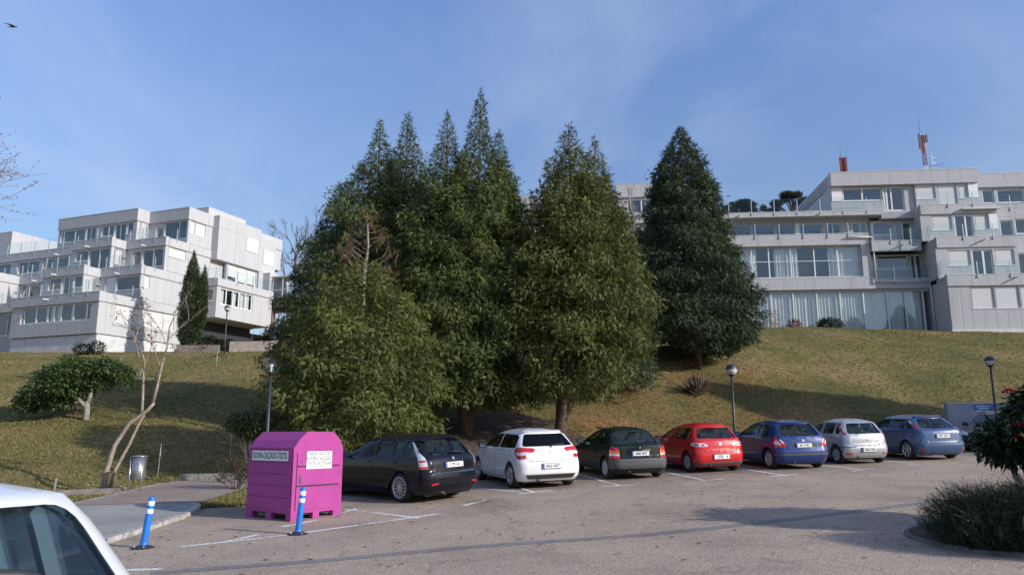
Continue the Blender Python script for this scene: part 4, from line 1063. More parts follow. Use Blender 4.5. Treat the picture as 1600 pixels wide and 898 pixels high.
# masts on the right-hand roof
def PR(p, q, z):
    t = R(5); return Vector((p * math.cos(t) + q * math.sin(t), -p * math.sin(t) + q * math.cos(t), z))
MRED = mat('mast_red', (.20, .030, .024), .6, noise=(4, .2)); MWH = mat('mast_white', (.7, .68, .66), .5); MGR = mat('antenna_grey', (.12, .11, .12), .5)
def mast(p, q, z, H, label, big):
    r = empty('antenna_mast', PR(p, q, z), -R(5), label, 'antenna', 'antenna masts on the roof')
    m = MB(); w = .16 if big else .12
    for (dx, dy) in ((-w, -w), (w, -w), (0, w)):
        lv = [0, .28, .55, 1.0] if big else [0, .2, 1.0]
        for i in range(len(lv) - 1):
            t0, t1_ = lv[i], lv[i + 1]; m.tube([(dx, dy, H * t0), (dx * .9, dy * .9, H * t1_)] , .035, (MWH if i % 2 == 0 else MRED), 5)
    k = 0; zz = 0
    while zz < H * .95:
        c = MWH if (zz / H < .28 or .55 < zz / H < .6) else MRED; e = zz + .45
        for a, b in (((-w, -w), (w, -w)), ((w, -w), (0, w)), ((0, w), (-w, -w))):
            m.tube([(*a, zz), (*b, min(e, H))], .022, c, 4); m.tube([(*a, zz), (*b, zz)], .02, c, 4)
        zz = e
    m.build('lattice', r)
    n = 2 if big else 6
    for i in range(n):
        pm = MB()
        if big: x = (-.30, .30)[i]; pm.box(x - .07, x + .07, -.3, -.12, H * (.66 if i == 0 else .8), H * (.99 if i == 0 else .97), MGR)
        else:
            x = (-.22, .22)[i % 2]; zz = .45 + .58 * (i // 2); pm.box(x - .085, x + .085, -.30, -.16, zz, zz + .56, MRED)
        pm.build('panel_antenna', r)
    rd = MB(); rd.tube([(-.1, 0, H), (-.1, 0, H + (1.5 if big else .9))], .018, MGR, 4); rd.build('lightning_rod', r)
    if big:
        cr_ = MB(); cr_.box(-.11, .11, -.22, .08, H * .58, H * .97, MRED); cr_.build('equipment_housing', r)
        y = MB(); y.tube([(.3, -.2, 1.1), (1.6, -.5, 1.2)], .02, MGR, 4); y.tube([(.55, -.2, .2), (.55, -.2, 2.3)], .03, MWH, 5)
        for zz in (.9, 1.4, 1.9): y.tube([(.35, -.2, zz), (.85, -.2, zz)], .03, MWH, 4)
        y.build('side_aerial', r)
    else:
        cr_ = MB(); cr_.box(-.09, .09, -.2, .08, .45, H * .98, MRED); cr_.build('equipment_housing', r)
mast(23.85, 68, 23.9, 2.2, 'short red antenna cluster at the roof corner', False)
mast(30.9, 68, 23.9, 4.2, 'taller red and white lattice mast with side aerials on the roof', True)
# ------------------------------------------------------------------ other plants
def leafy(name, x, y, blobs, n, L, w, m, label, cat, group=None, wood=None, barkm=None, pitch=(.1, .5), seed=1, shell=.55, parts=('crown', 'trunk'), z=None):
    global rng
    rng = np.random.default_rng(seed); random.seed(seed)
    z0 = gz(x, y) if z is None else z
    root = empty(name, (x, y, z0), 0, label, cat, group)
    p, v = blob_points(n, blobs, shell)
    p[:, 2] = np.maximum(p[:, 2], ground(x + p[:, 0], y + p[:, 1]) - z0 + .05)
    yaw = np.arctan2(v[:, 1], v[:, 0]) + rng.normal(0, .8, n); pt = rng.normal(*pitch, n) + .5 * v[:, 2]
    V, F = leaf_blades(p, yaw, pt, rng.uniform(L * .7, L * 1.25, n), rng.uniform(w * .8, w * 1.2, n))
    link(parts[0], np_mesh(parts[0], V, F, m), root)
    if wood:
        mb = MB()
        for pts, r in wood: mb.tube(pts, r, barkm or BARKG, 8)
        mb.build(parts[1], root)
    return root

L_GLOSS = leafmat('laurel_leaf', [(.2, (.045, .080, .028)), (.5, (.080, .13, .042)), (.75, (.13, .175, .060))], .8, .15, .35)
leafy('round_tree', -17.3, 31.6, [(-1.5, 0, 1.15, 1.2, 1.1, .62), (-.5, .1, 1.95, 1.25, 1.2, .55), (.55, 0, 2.1, .9, .9, .42), (-2.25, .1, .85, .75, .8, .45), (-.7, -.5, 1.35, .95, .8, .5), (1.25, .1, 1.95, .5, .6, .32), (-1.6, 0, 1.75, .7, .7, .45), (-2.4, -.2, .5, .5, .5, .3), (.1, -.3, 1.6, .6, .6, .35), (-1.0, .3, 2.4, .5, .5, .25), (-1.3, 0, .72, .75, .7, .35), (-.45, .2, 1.15, .6, .6, .35), (.35, .2, 1.55, .6, .6, .3), (1.5, 0, 1.55, .35, .4, .25)], 10500, .17, .040, L_GLOSS,
      'spreading broad-leaved evergreen with a gnarled short trunk on the left lawn', 'tree',
      wood=[([(0, 0, -.2), (.02, 0, .35), (.0, 0, .75)], [.15, .12, .09]), ([(0, 0, .5), (-.35, -.1, .85), (-.75, -.1, 1.05), (-1.4, 0, 1.25)], [.09, .075, .06, .03]),
            ([(0, 0, .6), (.1, .05, 1.1), (0, .05, 1.5), (-.2, 0, 2.0)], [.10, .08, .06, .03]), ([(.05, .05, 1.15), (.35, .1, 1.6), (.9, .1, 2.0), (1.5, .1, 2.1)], [.07, .06, .05, .02])], seed=21)

# leaning bare tree with a few leaves
rng = np.random.default_rng(22); random.seed(22)
bx, by = -11.2, 21.8; bz = gz(bx, by)
root = empty('bare_tree', (bx, by, bz), 0, 'slim leaning tree with forked bare stems and a few leaf tufts, behind the litter bin', 'tree')
BARKT = mat('tan_bark', (.30, .235, .185), .85, noise=(9, .35))
mb = MB(); k = 22.2 / 1200
def pp(px, py, dy=0): return ((px - 167) * k, dy, (767 - py) * k)
mb.tube([pp(167, 778), pp(165, 745), pp(174, 700, .05), pp(192, 667, .1), (.95, .1, 2.22), pp(226, 637, .12)], [.10, .075, .06, .052, .047, .043], BARKT, 9)
mb.tube([pp(170, 770, .1), pp(176, 735, .15), pp(192, 698, .2), pp(206, 662, .2), pp(211, 655, .2)], [.06, .05, .042, .036, .028], BARKT, 8)
mb.tube([pp(224, 637, .12), pp(229, 612, .1), pp(233, 580, .1), pp(238, 550, .15), pp(239, 520, .15), pp(246, 495, .2)], [.05, .042, .036, .03, .022, .01], BARKT, 6)
mb.tube([pp(208, 654, .15), pp(206, 632, .2), pp(203, 603, .25), pp(200, 570, .3), pp(190, 545, .3), pp(175, 525, .3), pp(152, 512, .3)], [.045, .038, .034, .028, .02, .014, .006], BARKT, 6)
tips = []
for q, d, L in ((pp(233, 580), (-.6, .1, .5), 1.0), (pp(238, 548), (.35, .1, .9), 1.3), (pp(238, 548), (-.4, .2, .8), 1.2), (pp(203, 595), (.25, 0, 1), 1.5), (pp(200, 568), (-.3, .1, 1), 1.3), (pp(190, 545), (.2, .2, 1), 1.1),
                (pp(239, 560), (1, 0, -.1), .9), (pp(239, 562), (1, .2, -.3), 1.0), (pp(246, 500), (.5, 0, .8), .7), (pp(203, 600), (1, .1, -.35), .5)):
    branchy(mb, q, d, L * .75, .015, 2, BARKT, 3, .55, tips, .16, .03, .62, .0035)
mb.build('trunk', root)
P = np.array([t[0] for t in tips]); P = P[rng.random(len(P)) < .55]; P = np.repeat(P, 4, 0) + rng.normal(0, .05, (len(P) * 4, 3)); n = len(P)
V, F = leaf_blades(P, rng.uniform(0, 6.28, n), rng.normal(0, .5, n), rng.uniform(.07, .12, n), rng.uniform(.018, .03, n))
link('crown', np_mesh('crown', V, F, leafmat('tuft_leaf', [(.3, (.07, .075, .02)), (.7, (.16, .14, .05))], 2)), root)
# tumbled stones at its foot
mb = MB(); ST = mat('field_stone', (.16, .125, .10), .9, noise=(6, .4))
for i in range(11):
    a = random.uniform(0, 6.28); rr = random.uniform(.25, .5); s_ = random.uniform(.09, .17)
    mb.lathe([(0, -s_ * .6), (s_ * .9, -s_ * .2), (s_, .05), (s_ * .6, s_ * .6), (0, s_ * .75)], ST, 7, Matrix.Translation((math.cos(a) * rr, math.sin(a) * rr * .7, .03)) @ Matrix.Rotation(random.uniform(0, 3), 4, 'Z') @ Matrix.Diagonal((1, random.uniform(.6, 1), .8, 1)), False)
o = mb.build('stone_heap'); o.location = (bx, by, bz); tag(o, 'heap of small brown stones round the foot of the leaning tree', 'stones')

leafy('clipped_tree', -8.2, 24.4, [(-.35, 0, 1.75, .5, .5, .32), (.2, 0, 1.8, .62, .6, .42), (.0, 0, 1.5, .45, .45, .3)], 3400, .13, .024, leafmat('privet_leaf', [(.2, (.05, .07, .025)), (.5, (.11, .13, .05)), (.8, (.20, .21, .10))], 2, .2, .35),
      'small clipped tree with pale slim stems behind the textile bank', 'tree',
      wood=[([(0, 0, -.1), (-.03, 0, .6), (-.12, 0, 1.1), (-.2, 0, 1.5)], [.05, .045, .035, .02]), ([(.1, .05, -.1), (.12, .05, .5), (.02, .05, .95), (.15, 0, 1.5)], [.045, .04, .035, .02]), ([(-.03, 0, .7), (-.22, 0, 1.0), (-.28, 0, 1.3)], [.03, .025, .015])],
      barkm=mat('pale_bark', (.42, .36, .28), .85, noise=(9, .25)), pitch=(-.5, .5), seed=23)

# twiggy bush on the verge
rng = np.random.default_rng(24); random.seed(24)
root = empty('twiggy_bush', (-7.25, 20.9, gz(-7.25, 20.9)), 0, 'straggly brown twiggy bush on the verge beside the path', 'bush')
mb = MB(); tips = []
for i in range(16): branchy(mb, (random.gauss(0, .12), random.gauss(0, .12), 0), (random.gauss(0, .6), random.gauss(0, .6), 1), .5, .012, 2, BARK, 3, .6, tips, .15, .05, .6, .003)
mb.build('twigs', root)
P = np.array([t[0] for t in tips]); P = np.repeat(P, 3, 0) + rng.normal(0, .05, (len(P) * 3, 3)); n = len(P)
V, F = leaf_blades(P, rng.uniform(0, 6.28, n), rng.normal(0, .6, n), rng.uniform(.05, .09, n), rng.uniform(.014, .022, n))
link('leaves', np_mesh('leaves', V, F, leafmat('bush_leaf', [(.2, (.10, .055, .03)), (.5, (.085, .075, .03)), (.8, (.14, .12, .05))], 3)), root)

# dry sword-leaved plant on the slope
rng = np.random.default_rng(25)
def swords(x, y, n, L, m, label, name='sword_plant', up=.9):
    z = gz(x, y); P = np.c_[rng.normal(0, .12, n), rng.normal(0, .12, n), np.zeros(n)]
    yaw = rng.uniform(0, 6.28, n); pt = np.clip(rng.normal(up, .35, n), .15, 1.5)
    V, F = leaf_blades(P, yaw, pt, rng.uniform(L * .7, L * 1.15, n), rng.uniform(.025, .04, n))
    o = link(name, np_mesh(name, V, F, m)); o.location = (x, y, z - .03); return tag(o, label, 'plant')
swords(8.85, 37.0, 150, 1.25, leafmat('dry_sword_leaf', [(.3, (.10, .065, .055)), (.6, (.18, .125, .095)), (.8, (.26, .20, .15))], 3), 'brown sword-leaved plant on the bare slope between lamp and lone conifer')

# dead snag with rusty twigs above the olive conifer
rng = np.random.default_rng(26); random.seed(26)
x, y = -5.5, 27.9; z = gz(x, y)
root = empty('dead_tree', (x, y, z), 0, 'dead grey snag with bare twigs and rusty sprays, poking above the rounded olive conifer', 'tree')
mb = MB(); mb.tube([(0, 0, -.2), (.02, 0, 3), (.0, 0, 6), (.12, 0, 7.4), (.05, 0, 8.7)], [.14, .11, .07, .045, .01], DEADW, 8)
tips = []; zz = 5.6
while zz < 8.6:
    a = random.uniform(0, 6.28); L = (8.9 - zz) * .42 + .25
    branchy(mb, (.05, 0, zz), (math.cos(a), math.sin(a) * .8, .35), L * .62, .011, 2, DEADW, 3, .5, tips, .12, .08, .55, .003); zz += .10
mb.build('trunk', root)
P = np.array([t[0] for t in tips]); P = P[rng.random(len(P)) < .6]; n = len(P)
V, F = place_sprays(P, rng.uniform(0, 6.28, n), rng.normal(-.6, .4, n), rng.normal(0, .6, n), rng.uniform(.18, .32, n), SPR)
link('crown', np_mesh('crown', V, F, leafmat('rusty_spray', [(.3, (.10, .065, .025)), (.7, (.16, .105, .04))], 2)), root)

# bare fastigiate tree between the conifers
rng = np.random.default_rng(27); random.seed(27)
x, y = 8.4, 51.0; z = gz(x, y)
root = empty('bare_poplar', (x, y, z), 0, 'thin upright leafless tree against the grey wing, left of the lone conifer', 'tree')
mb = MB()
mb.tube([(0, 0, -.2), (.05, 0, 4), (-.1, 0, 7.5), (-.45, 0, 10.9)], [.17, .13, .08, .012], BARKG, 7)
for i in range(46):
    q = random.uniform(2, 9.6); a = random.uniform(0, 6.28)
    branchy(mb, (-.02 * q + .05, 0, q), (math.cos(a) * .3, math.sin(a) * .3, 1), 1.5 * (1 - q / 14), .03 * (1.1 - q / 11), 2, BARKG, 2, .22, None, .06, .12, .6, .008)
mb.tube([(.5, 0, -.2), (.7, 0, 5), (.85, 0, 9.8)], [.1, .07, .01], BARKG, 6)
for i in range(22):
    q = random.uniform(3, 9); a = random.uniform(0, 6.28)
    branchy(mb, (.5 + .035 * q, 0, q), (math.cos(a) * .28, math.sin(a) * .28, 1), 1.1 * (1 - q / 14), .02, 1, BARKG, 2, .22, None, .06, .12, .6, .008)
mb.build('trunk', root)

# big-budded tree at the left edge, mostly out of frame
rng = np.random.default_rng(28); random.seed(28)
x, y = -21.5, 22.6; z = gz(x, y)
root = empty('budding_tree', (x, y, z), 0, 'tree of thin twigs with pinkish buds reaching in at the left edge of the sky', 'tree')
mb = MB(); tips = []
mb.tube([(0, 0, -.2), (.05, 0, 2), (.0, .1, 5), (.1, 0, 7.8)], [.2, .17, .14, .10], BARKT, 8)
for q, d, L in ((6.2, (.7, 0, .7), 2.5), (6.8, (.7, .2, .6), 2.5), (7.4, (.65, -.1, .8), 2.6), (7.7, (.35, .1, 1), 2.8), (7.7, (-.4, .1, 1), 2.5), (7.3, (.1, .8, .7), 2.3), (6.8, (-.7, -.2, .7), 2.4), (7.5, (.75, 0, .45), 2.4)):
    branchy(mb, (.05, 0, q), d, L, .06, 4, BARKT, 3, .45, tips, .09, .02, .68, .005)
mb.build('trunk', root)
P = np.array([t[0] for t in tips]); n = len(P)
V, F = leaf_blades(np.repeat(P, 2, 0) + rng.normal(0, .03, (2 * n, 3)), rng.uniform(0, 6.28, 2 * n), rng.normal(.3, .6, 2 * n), rng.uniform(.05, .10, 2 * n), rng.uniform(.015, .028, 2 * n))
link('buds', np_mesh('buds', V, F, leafmat('pink_bud', [(.3, (.20, .09, .09)), (.7, (.30, .16, .14))], 2)), root)

# pines and a bare tree behind the buildings
NEEDLE = leafmat('pine_needles', [(.2, (.022, .034, .016)), (.5, (.040, .055, .022)), (.8, (.065, .075, .03))], .4)
def pine(x, y, H, blobs, label, seed):
    global rng
    rng = np.random.default_rng(seed); z = gz(x, y)
    root = empty('pine_tree', (x, y, z), 0, label, 'tree', 'pines behind the right-hand building')
    n = 620 * len(blobs); p, v = blob_points(n, blobs, .3)
    V, F = leaf_blades(p, np.arctan2(v[:, 1], v[:, 0]) + rng.normal(0, .8, n), rng.normal(.4, .5, n), rng.uniform(.18, .34, n), rng.uniform(.03, .05, n))
    link('crown', np_mesh('crown', V, F, NEEDLE), root)
    mb = MB(); mb.tube([(0, 0, -.3), (.1, 0, H * .5), (0, 0, H * .92)], [.35, .26, .1], BARK, 8)
    for b_ in blobs: mb.tube([(0, 0, max(H * .5, b_[2] - 2.5)), (b_[0] * .6, b_[1] * .6, b_[2] - .8), (b_[0], b_[1], b_[2])], [.12, .09, .04], BARK, 5)
    mb.build('trunk', root)
def clumps(n, w, h0, h1, seed):
    q = random.Random(seed); o = []
    for i in range(n):
        x = q.uniform(-1, 1); top = h0 + (h1 - h0) * (1 - abs(x) ** 1.6) * q.uniform(.45, 1.0)
        r = q.uniform(.35, .72); o.append((x * w, q.uniform(-.8, .8), top, r * 1.15, r, r * q.uniform(.55, .85)))
    return o
pine(36.2, 95, 20.4, clumps(30, 3.3, 16.2, 20.2, 5) + [(-3.9, 0, 17.2, .45, .5, .5)], 'taller ragged pine left of the red antenna cluster', 31)
pine(29.4, 95, 19.0, clumps(28, 3.4, 15.2, 18.4, 8), 'lower pine seen through the glass roof-terrace railing', 32)
rng = np.random.default_rng(33); random.seed(33)
x, y = -26.6, 92; z = gz(x, y)
root = empty('bare_tree', (x, y, z), 0, 'leafless domed tree behind the glazed footbridge', 'tree')
mb = MB(); mb.tube([(0, 0, 0), (0, 0, 6), (0, 0, 12)], [.3, .25, .15], BARK, 6)
for i in range(12):
    a = random.uniform(0, 6.28); branchy(mb, (0, 0, random.uniform(7, 12)), (math.cos(a) * .7, math.sin(a) * .7, .8), 2.8, .07, 3, BARK, 3, .5, None, .12, .05, .66, .016)
mb.build('trunk', root)

# shrubs along the foot of the buildings
L_DARK = leafmat('dark_shrub_leaf', [(.2, (.018, .028, .014)), (.5, (.035, .045, .02)), (.8, (.06, .065, .03))], 1.5)
def at_R(u, v): q = PR(u, v, 0); return q.x, q.y
x, y = at_R(20.3, 63.6); leafy('dome_shrub', x, y, [(0, 0, .55, 1.1, .8, .62), (-.4, 0, .5, .7, .6, .5)], 2600, .14, .04, L_DARK, 'low dark dome-shaped shrub before the ground-floor curtains', 'shrub', seed=41, parts=('foliage', 'stems'), wood=[([(0, 0, -.1), (0, 0, .5)], [.06, .03])])
x, y = at_R(17.5, 63.8); leafy('red_shrub', x, y, [(0, 0, .5, .6, .5, .55)], 700, .14, .04, leafmat('red_shrub_leaf', [(.3, (.13, .035, .035)), (.7, (.22, .06, .05))], 2), 'small dark red shrub left of the dome-shaped one', 'shrub', seed=42, parts=('foliage', 'stems'), wood=[([(0, 0, -.1), (.1, 0, .8)], [.03, .01]), ([(0, 0, -.1), (-.2, 0, .8)], [.03, .01])])
x, y = at_R(15.9, 63.8); leafy('yellow_shrub', x, y, [(0, 0, 1.0, .55, .4, .9)], 360, .12, .03, leafmat('yellow_leaf', [(.3, (.22, .13, .05)), (.7, (.36, .22, .06))], 2), 'tall thin shrub with yellow-brown leaves beside the lone conifer', 'shrub', seed=43, parts=('foliage', 'stems'), wood=[([(0, 0, -.1), (a, 0, 1.7)], [.025, .008]) for a in (-.4, -.15, .1, .35)])
leafy('low_shrub', -29.2, 53.0, [(-.5, 0, .4, .7, .5, .45), (.5, 0, .5, .6, .5, .5)], 1500, .14, .04, L_DARK, 'low green shrub at the lawn edge below the white gable', 'shrub', seed=44, parts=('foliage', 'stems'), wood=[([(0, 0, -.1), (0, 0, .4)], [.05, .02])])
leafy('spreading_shrub', -22.6, 58.5, [(-.6, 0, .6, .9, .7, .6), (.7, 0, .5, .8, .7, .5)], 2200, .2, .05, L_DARK, 'spreading shrub to the right of the columnar cypress', 'shrub', seed=45, parts=('foliage', 'stems'), wood=[([(0, 0, -.1), (0, 0, .5)], [.06, .02])])
leafy('leafy_shrub', -17.6, 58.0, [(-.3, 0, 1.2, .9, .8, .9), (.7, 0, .9, .8, .7, .8), (-1.2, 0, .7, .7, .6, .6)], 2600, .2, .05, leafmat('mixed_leaf', [(.2, (.03, .04, .015)), (.6, (.08, .06, .03)), (.85, (.14, .07, .05))], 1), 'taller shrub with reddish leaves under the footbridge', 'shrub', seed=46, parts=('foliage', 'stems'), wood=[([(0, 0, -.1), (0, 0, 1)], [.06, .02])])

# flowering shrub and spiky hedge on the kerbed island, right
RH = leafmat('rhodo_leaf', [(.2, (.012, .026, .010)), (.5, (.022, .042, .015)), (.8, (.045, .07, .025))], 2, .12, .3)
rx, ry = 8.15, 12.3
RHR = leafy('flowering_shrub', rx, ry, [(-.30, 0, 1.38, .52, .7, .42), (.65, .1, 1.72, .85, .9, .60), (.3, -.3, 1.3, .75, .7, .42), (1.5, .2, 1.6, .8, .8, .6), (.25, .1, 1.85, .5, .55, .38)], 15000, .15, .026, RH,
      'large dark-leaved shrub with red blooms, standing over the spiky hedge', 'shrub', pitch=(-.15, .5), seed=51, shell=.35,
      wood=[([(-.1, 0, -.1), (-.2, 0, .5), (-.35, 0, 1.0), (-.45, 0, 1.5)], [.06, .05, .04, .02]), ([(0, .05, -.1), (.05, .05, .5), (.0, .1, .9), (-.1, .1, 1.5)], [.05, .045, .035, .02]), ([(.15, 0, -.1), (.35, 0, .6), (.6, .1, 1.2), (.9, .1, 1.7)], [.06, .05, .04, .02]), ([(.05, 0, .4), (-.15, -.1, .8), (-.3, -.2, 1.2)], [.03, .025, .015])], barkm=BARK)
FL = leafmat('crimson_petal', [(.3, (.28, .010, .040)), (.7, (.42, .022, .08))], 3, .3)
rng = np.random.default_rng(52)
for a, b_, c in ((.02, -.35, 2.16), (.2, -.4, 2.2), (-.10, -.45, 1.86), (-.28, -.5, 1.66), (-.38, -.5, 1.60), (-.45, -.35, 1.56), (.0, -.6, 1.72), (-.5, -.55, 1.42), (-.42, -.6, 1.38), (.45, -.7, 1.95), (.9, -.7, 2.1), (1.2, -.6, 1.8), (.7, -.8, 1.2), (.1, -.3, 2.24), (-.4, -.2, 2.12)):
    n = 46; v = rng.normal(0, 1, (n, 3)); v /= np.linalg.norm(v, axis=1)[:, None]; v[:, 2] = np.abs(v[:, 2]) * .8
    V, F = leaf_blades(np.array([a, b_, c]) + v * .05, np.arctan2(v[:, 1], v[:, 0]), np.arcsin(np.clip(v[:, 2], -1, 1)), rng.uniform(.05, .075, n), rng.uniform(.018, .026, n))
    link('flower_head', np_mesh('flower_head', V, F, FL), RHR)

o = copy_tree(RHR); o.location = (10.5, 11.1, gz(10.5, 11.1)); o.scale = (1.25, 1.25, 1.2); o.rotation_euler.z = 2.0; o['label'] = 'unseen copy of the flowering shrub, added beyond the right edge to deepen the lot shadow'; o['group'] = 'flowering shrubs on the island'; RHR['group'] = 'flowering shrubs on the island'  # unseen shrub copy, added to darken the shadow across the lot
rng = np.random.default_rng(53); random.seed(53)
ROS = leafmat('rosemary_leaf', [(.2, (.016, .026, .015)), (.5, (.030, .044, .026)), (.8, (.062, .078, .050))], 2, .15, .5)
ROSP = [spray_template(8, .0, leaf=.2, sub=False, wid=.13) for _ in range(3)]
hx, hy = 8.0, 11.2
root = empty('spiky_hedge', (hx, hy, gz(hx, hy)), 0, 'dense grey-green hedge of upright spiky sprigs on the kerbed island', 'hedge')
p, v = blob_points(52000, [(-1.25, .1, .28, .85, .9, .50), (-.4, -.4, .36, 1.2, 1.2, .56), (1.0, -.6, .40, 1.4, 1.3, .58), (2.2, -.5, .45, 1.3, 1.3, .6), (-1.35, -.4, .2, .8, .8, .38), (-.3, -.9, .25, 1.2, .8, .42), (1.2, -1.1, .28, 1.4, .8, .45), (2.6, -1.0, .3, 1.2, .8, .45)], .5)
k = p[:, 2] > -.02; p = p[k]; v = v[k]; n = len(p)
V, F = place_sprays(p, np.arctan2(v[:, 1], v[:, 0]) + rng.normal(0, .7, n), np.clip(rng.normal(.75, .4, n), -.1, 1.45), rng.uniform(0, 3.14, n), rng.uniform(.11, .22, n), ROSP)
link('foliage', np_mesh('foliage', V, F, ROS), root)
mb = MB()
for i in range(14): mb.tube([(random.uniform(-1.2, 2), random.uniform(-.5, .5), 0), (random.uniform(-1.2, 2), random.uniform(-.6, .6), .5)], [.02, .01], BARK, 5)
mb.build('stems', root)
mb = MB(); pts = []
for t in np.linspace(0, 2 * math.pi, 60):
    c, s_ = math.cos(t), math.sin(t); pts.append((hx + 1.9 + 3.95 * abs(c) ** .8 * (1 if c > 0 else -1), hy + .35 + 2.0 * abs(s_) ** .8 * (1 if s_ > 0 else -1)))
strip('kerb', pts, .12, .07, mat('old_kerb', (.15, .14, .13), .9, noise=(4, .5)))
V = [(x, y, gz(x, y) + .07) for x, y in pts[:-1]] ; V.append((hx + 1.9, hy + .35, gz(hx + 1.9, hy + .35) + .12))
tag(link('planting_soil', np_mesh('planting_soil', V, [(i, (i + 1) % 59, 59) for i in range(59)], SOIL)), kind='structure')

# conifers beyond the right edge, whose shade lies across the slope
src = bpy.data.objects.get('conifer_tree')
for i, (x, y, s_) in enumerate(((33.0, 27.2, 1.05), (38.5, 26.0, 1.15), (45, 24, 1.25), (53, 24, 1.2))):
    o = copy_tree([q for q in bpy.data.objects if q.name.startswith('conifer_tree') and 'standing alone' in q.get('label', '')][0] if i == 0 else OFFC)
    if i == 0: OFFC = o
    o.location = (x, y, gz(x, y)); o.scale = (s_ * 1.2, s_ * 1.2, s_); o['label'] = 'dark conifer beyond the right edge of the lot, out of the picture'; o['group'] = 'conifers beyond the lot'
# ------------------------------------------------------------------ cars
def paint(name, col, metal=0.0, rough=.35, coat=.85): return mat(name, col, rough, metal, .35 if coat > .7 else .12, coat)
RUB = mat('tyre_rubber', (.022, .022, .023), .85, bump=(40, .2))
BLKP = mat('black_plastic', (.028, .028, .03), .55)
GRYP = mat('grey_plastic', (.075, .077, .08), .6)
CABIN = mat('cabin_trim', (.035, .036, .04), .8)
SEAT = mat('seat_cloth', (.055, .058, .066), .9)
ALLOY = mat('wheel_alloy', (.50, .51, .53), .32, .7)
HUBC = mat('hubcap_grey', (.40, .41, .43), .4, .3)
CHROME = mat('chrome', (.75, .75, .76), .12, 1.0)
REDL = mat('red_lens', (.50, .012, .018), .12, coat=1.0)
ORL = mat('amber_lens', (.75, .16, .02), .15, coat=1.0)
CLL = mat('clear_lens', (.66, .65, .66), .12, .1, coat=1.0)
PLATE = mat('plate_white', (.80, .80, .78), .45); PBLUE = mat('plate_blue', (.02, .07, .40), .45); PTXT = mat('plate_black', (.02, .02, .02), .6)
SEAM = mat('shut_gap', (.006, .006, .006), .9)
CARGL = glassmat('car_glass', (.70, .78, .78), .035)
CARDK = glassmat('tinted_glass', (.16, .18, .20), .035)

def poly_clip_x(P, x0, x1):
    def cl(Q, xc, keep_gt):
        o = []
        for i in range(len(Q)):
            a, b = Q[i - 1], Q[i]
            ia, ib = (a[0] >= xc) == keep_gt, (b[0] >= xc) == keep_gt
            if ia != ib:
                t = (xc - a[0]) / (b[0] - a[0]); o.append((xc, a[1] + t * (b[1] - a[1])))
            if ib: o.append(b)
        return o
    return cl(cl(P, x0, True), x1, False)

def grow(P, d):
    """offset a polygon outwards"""
    n = len(P); A = sum(P[i - 1][0] * P[i][1] - P[i][0] * P[i - 1][1] for i in range(n)); s = 1 if A > 0 else -1; o = []
    for i in range(n):
        a, b, c = Vector(P[i - 1]), Vector(P[i]), Vector(P[(i + 1) % n])
        e1, e2 = (b - a), (c - b)
        if e1.length < 1e-6 or e2.length < 1e-6: o.append(tuple(b)); continue
        e1.normalize(); e2.normalize()
        n1, n2 = Vector((e1.y, -e1.x)) * s, Vector((e2.y, -e2.x)) * s
        m = (n1 + n2); m = m.normalized() if m.length > 1e-4 else n1
        o.append(tuple(b + m * d / max(.45, m.dot(n1))))
    return o

def round_poly(P, r, k=4):
    """rounds the corners of a polygon"""
    n = len(P); o = []
    for i in range(n):
        a, b, c = Vector(P[i - 1]), Vector(P[i]), Vector(P[(i + 1) % n])
        q = min(r, (a - b).length * .45, (c - b).length * .45)
        p0, p1 = b + (a - b).normalized() * q, b + (c - b).normalized() * q
        for j in range(k + 1):
            t = j / k; o.append(tuple(p0 * (1 - t) ** 2 + b * 2 * t * (1 - t) + p1 * t * t))
    return o

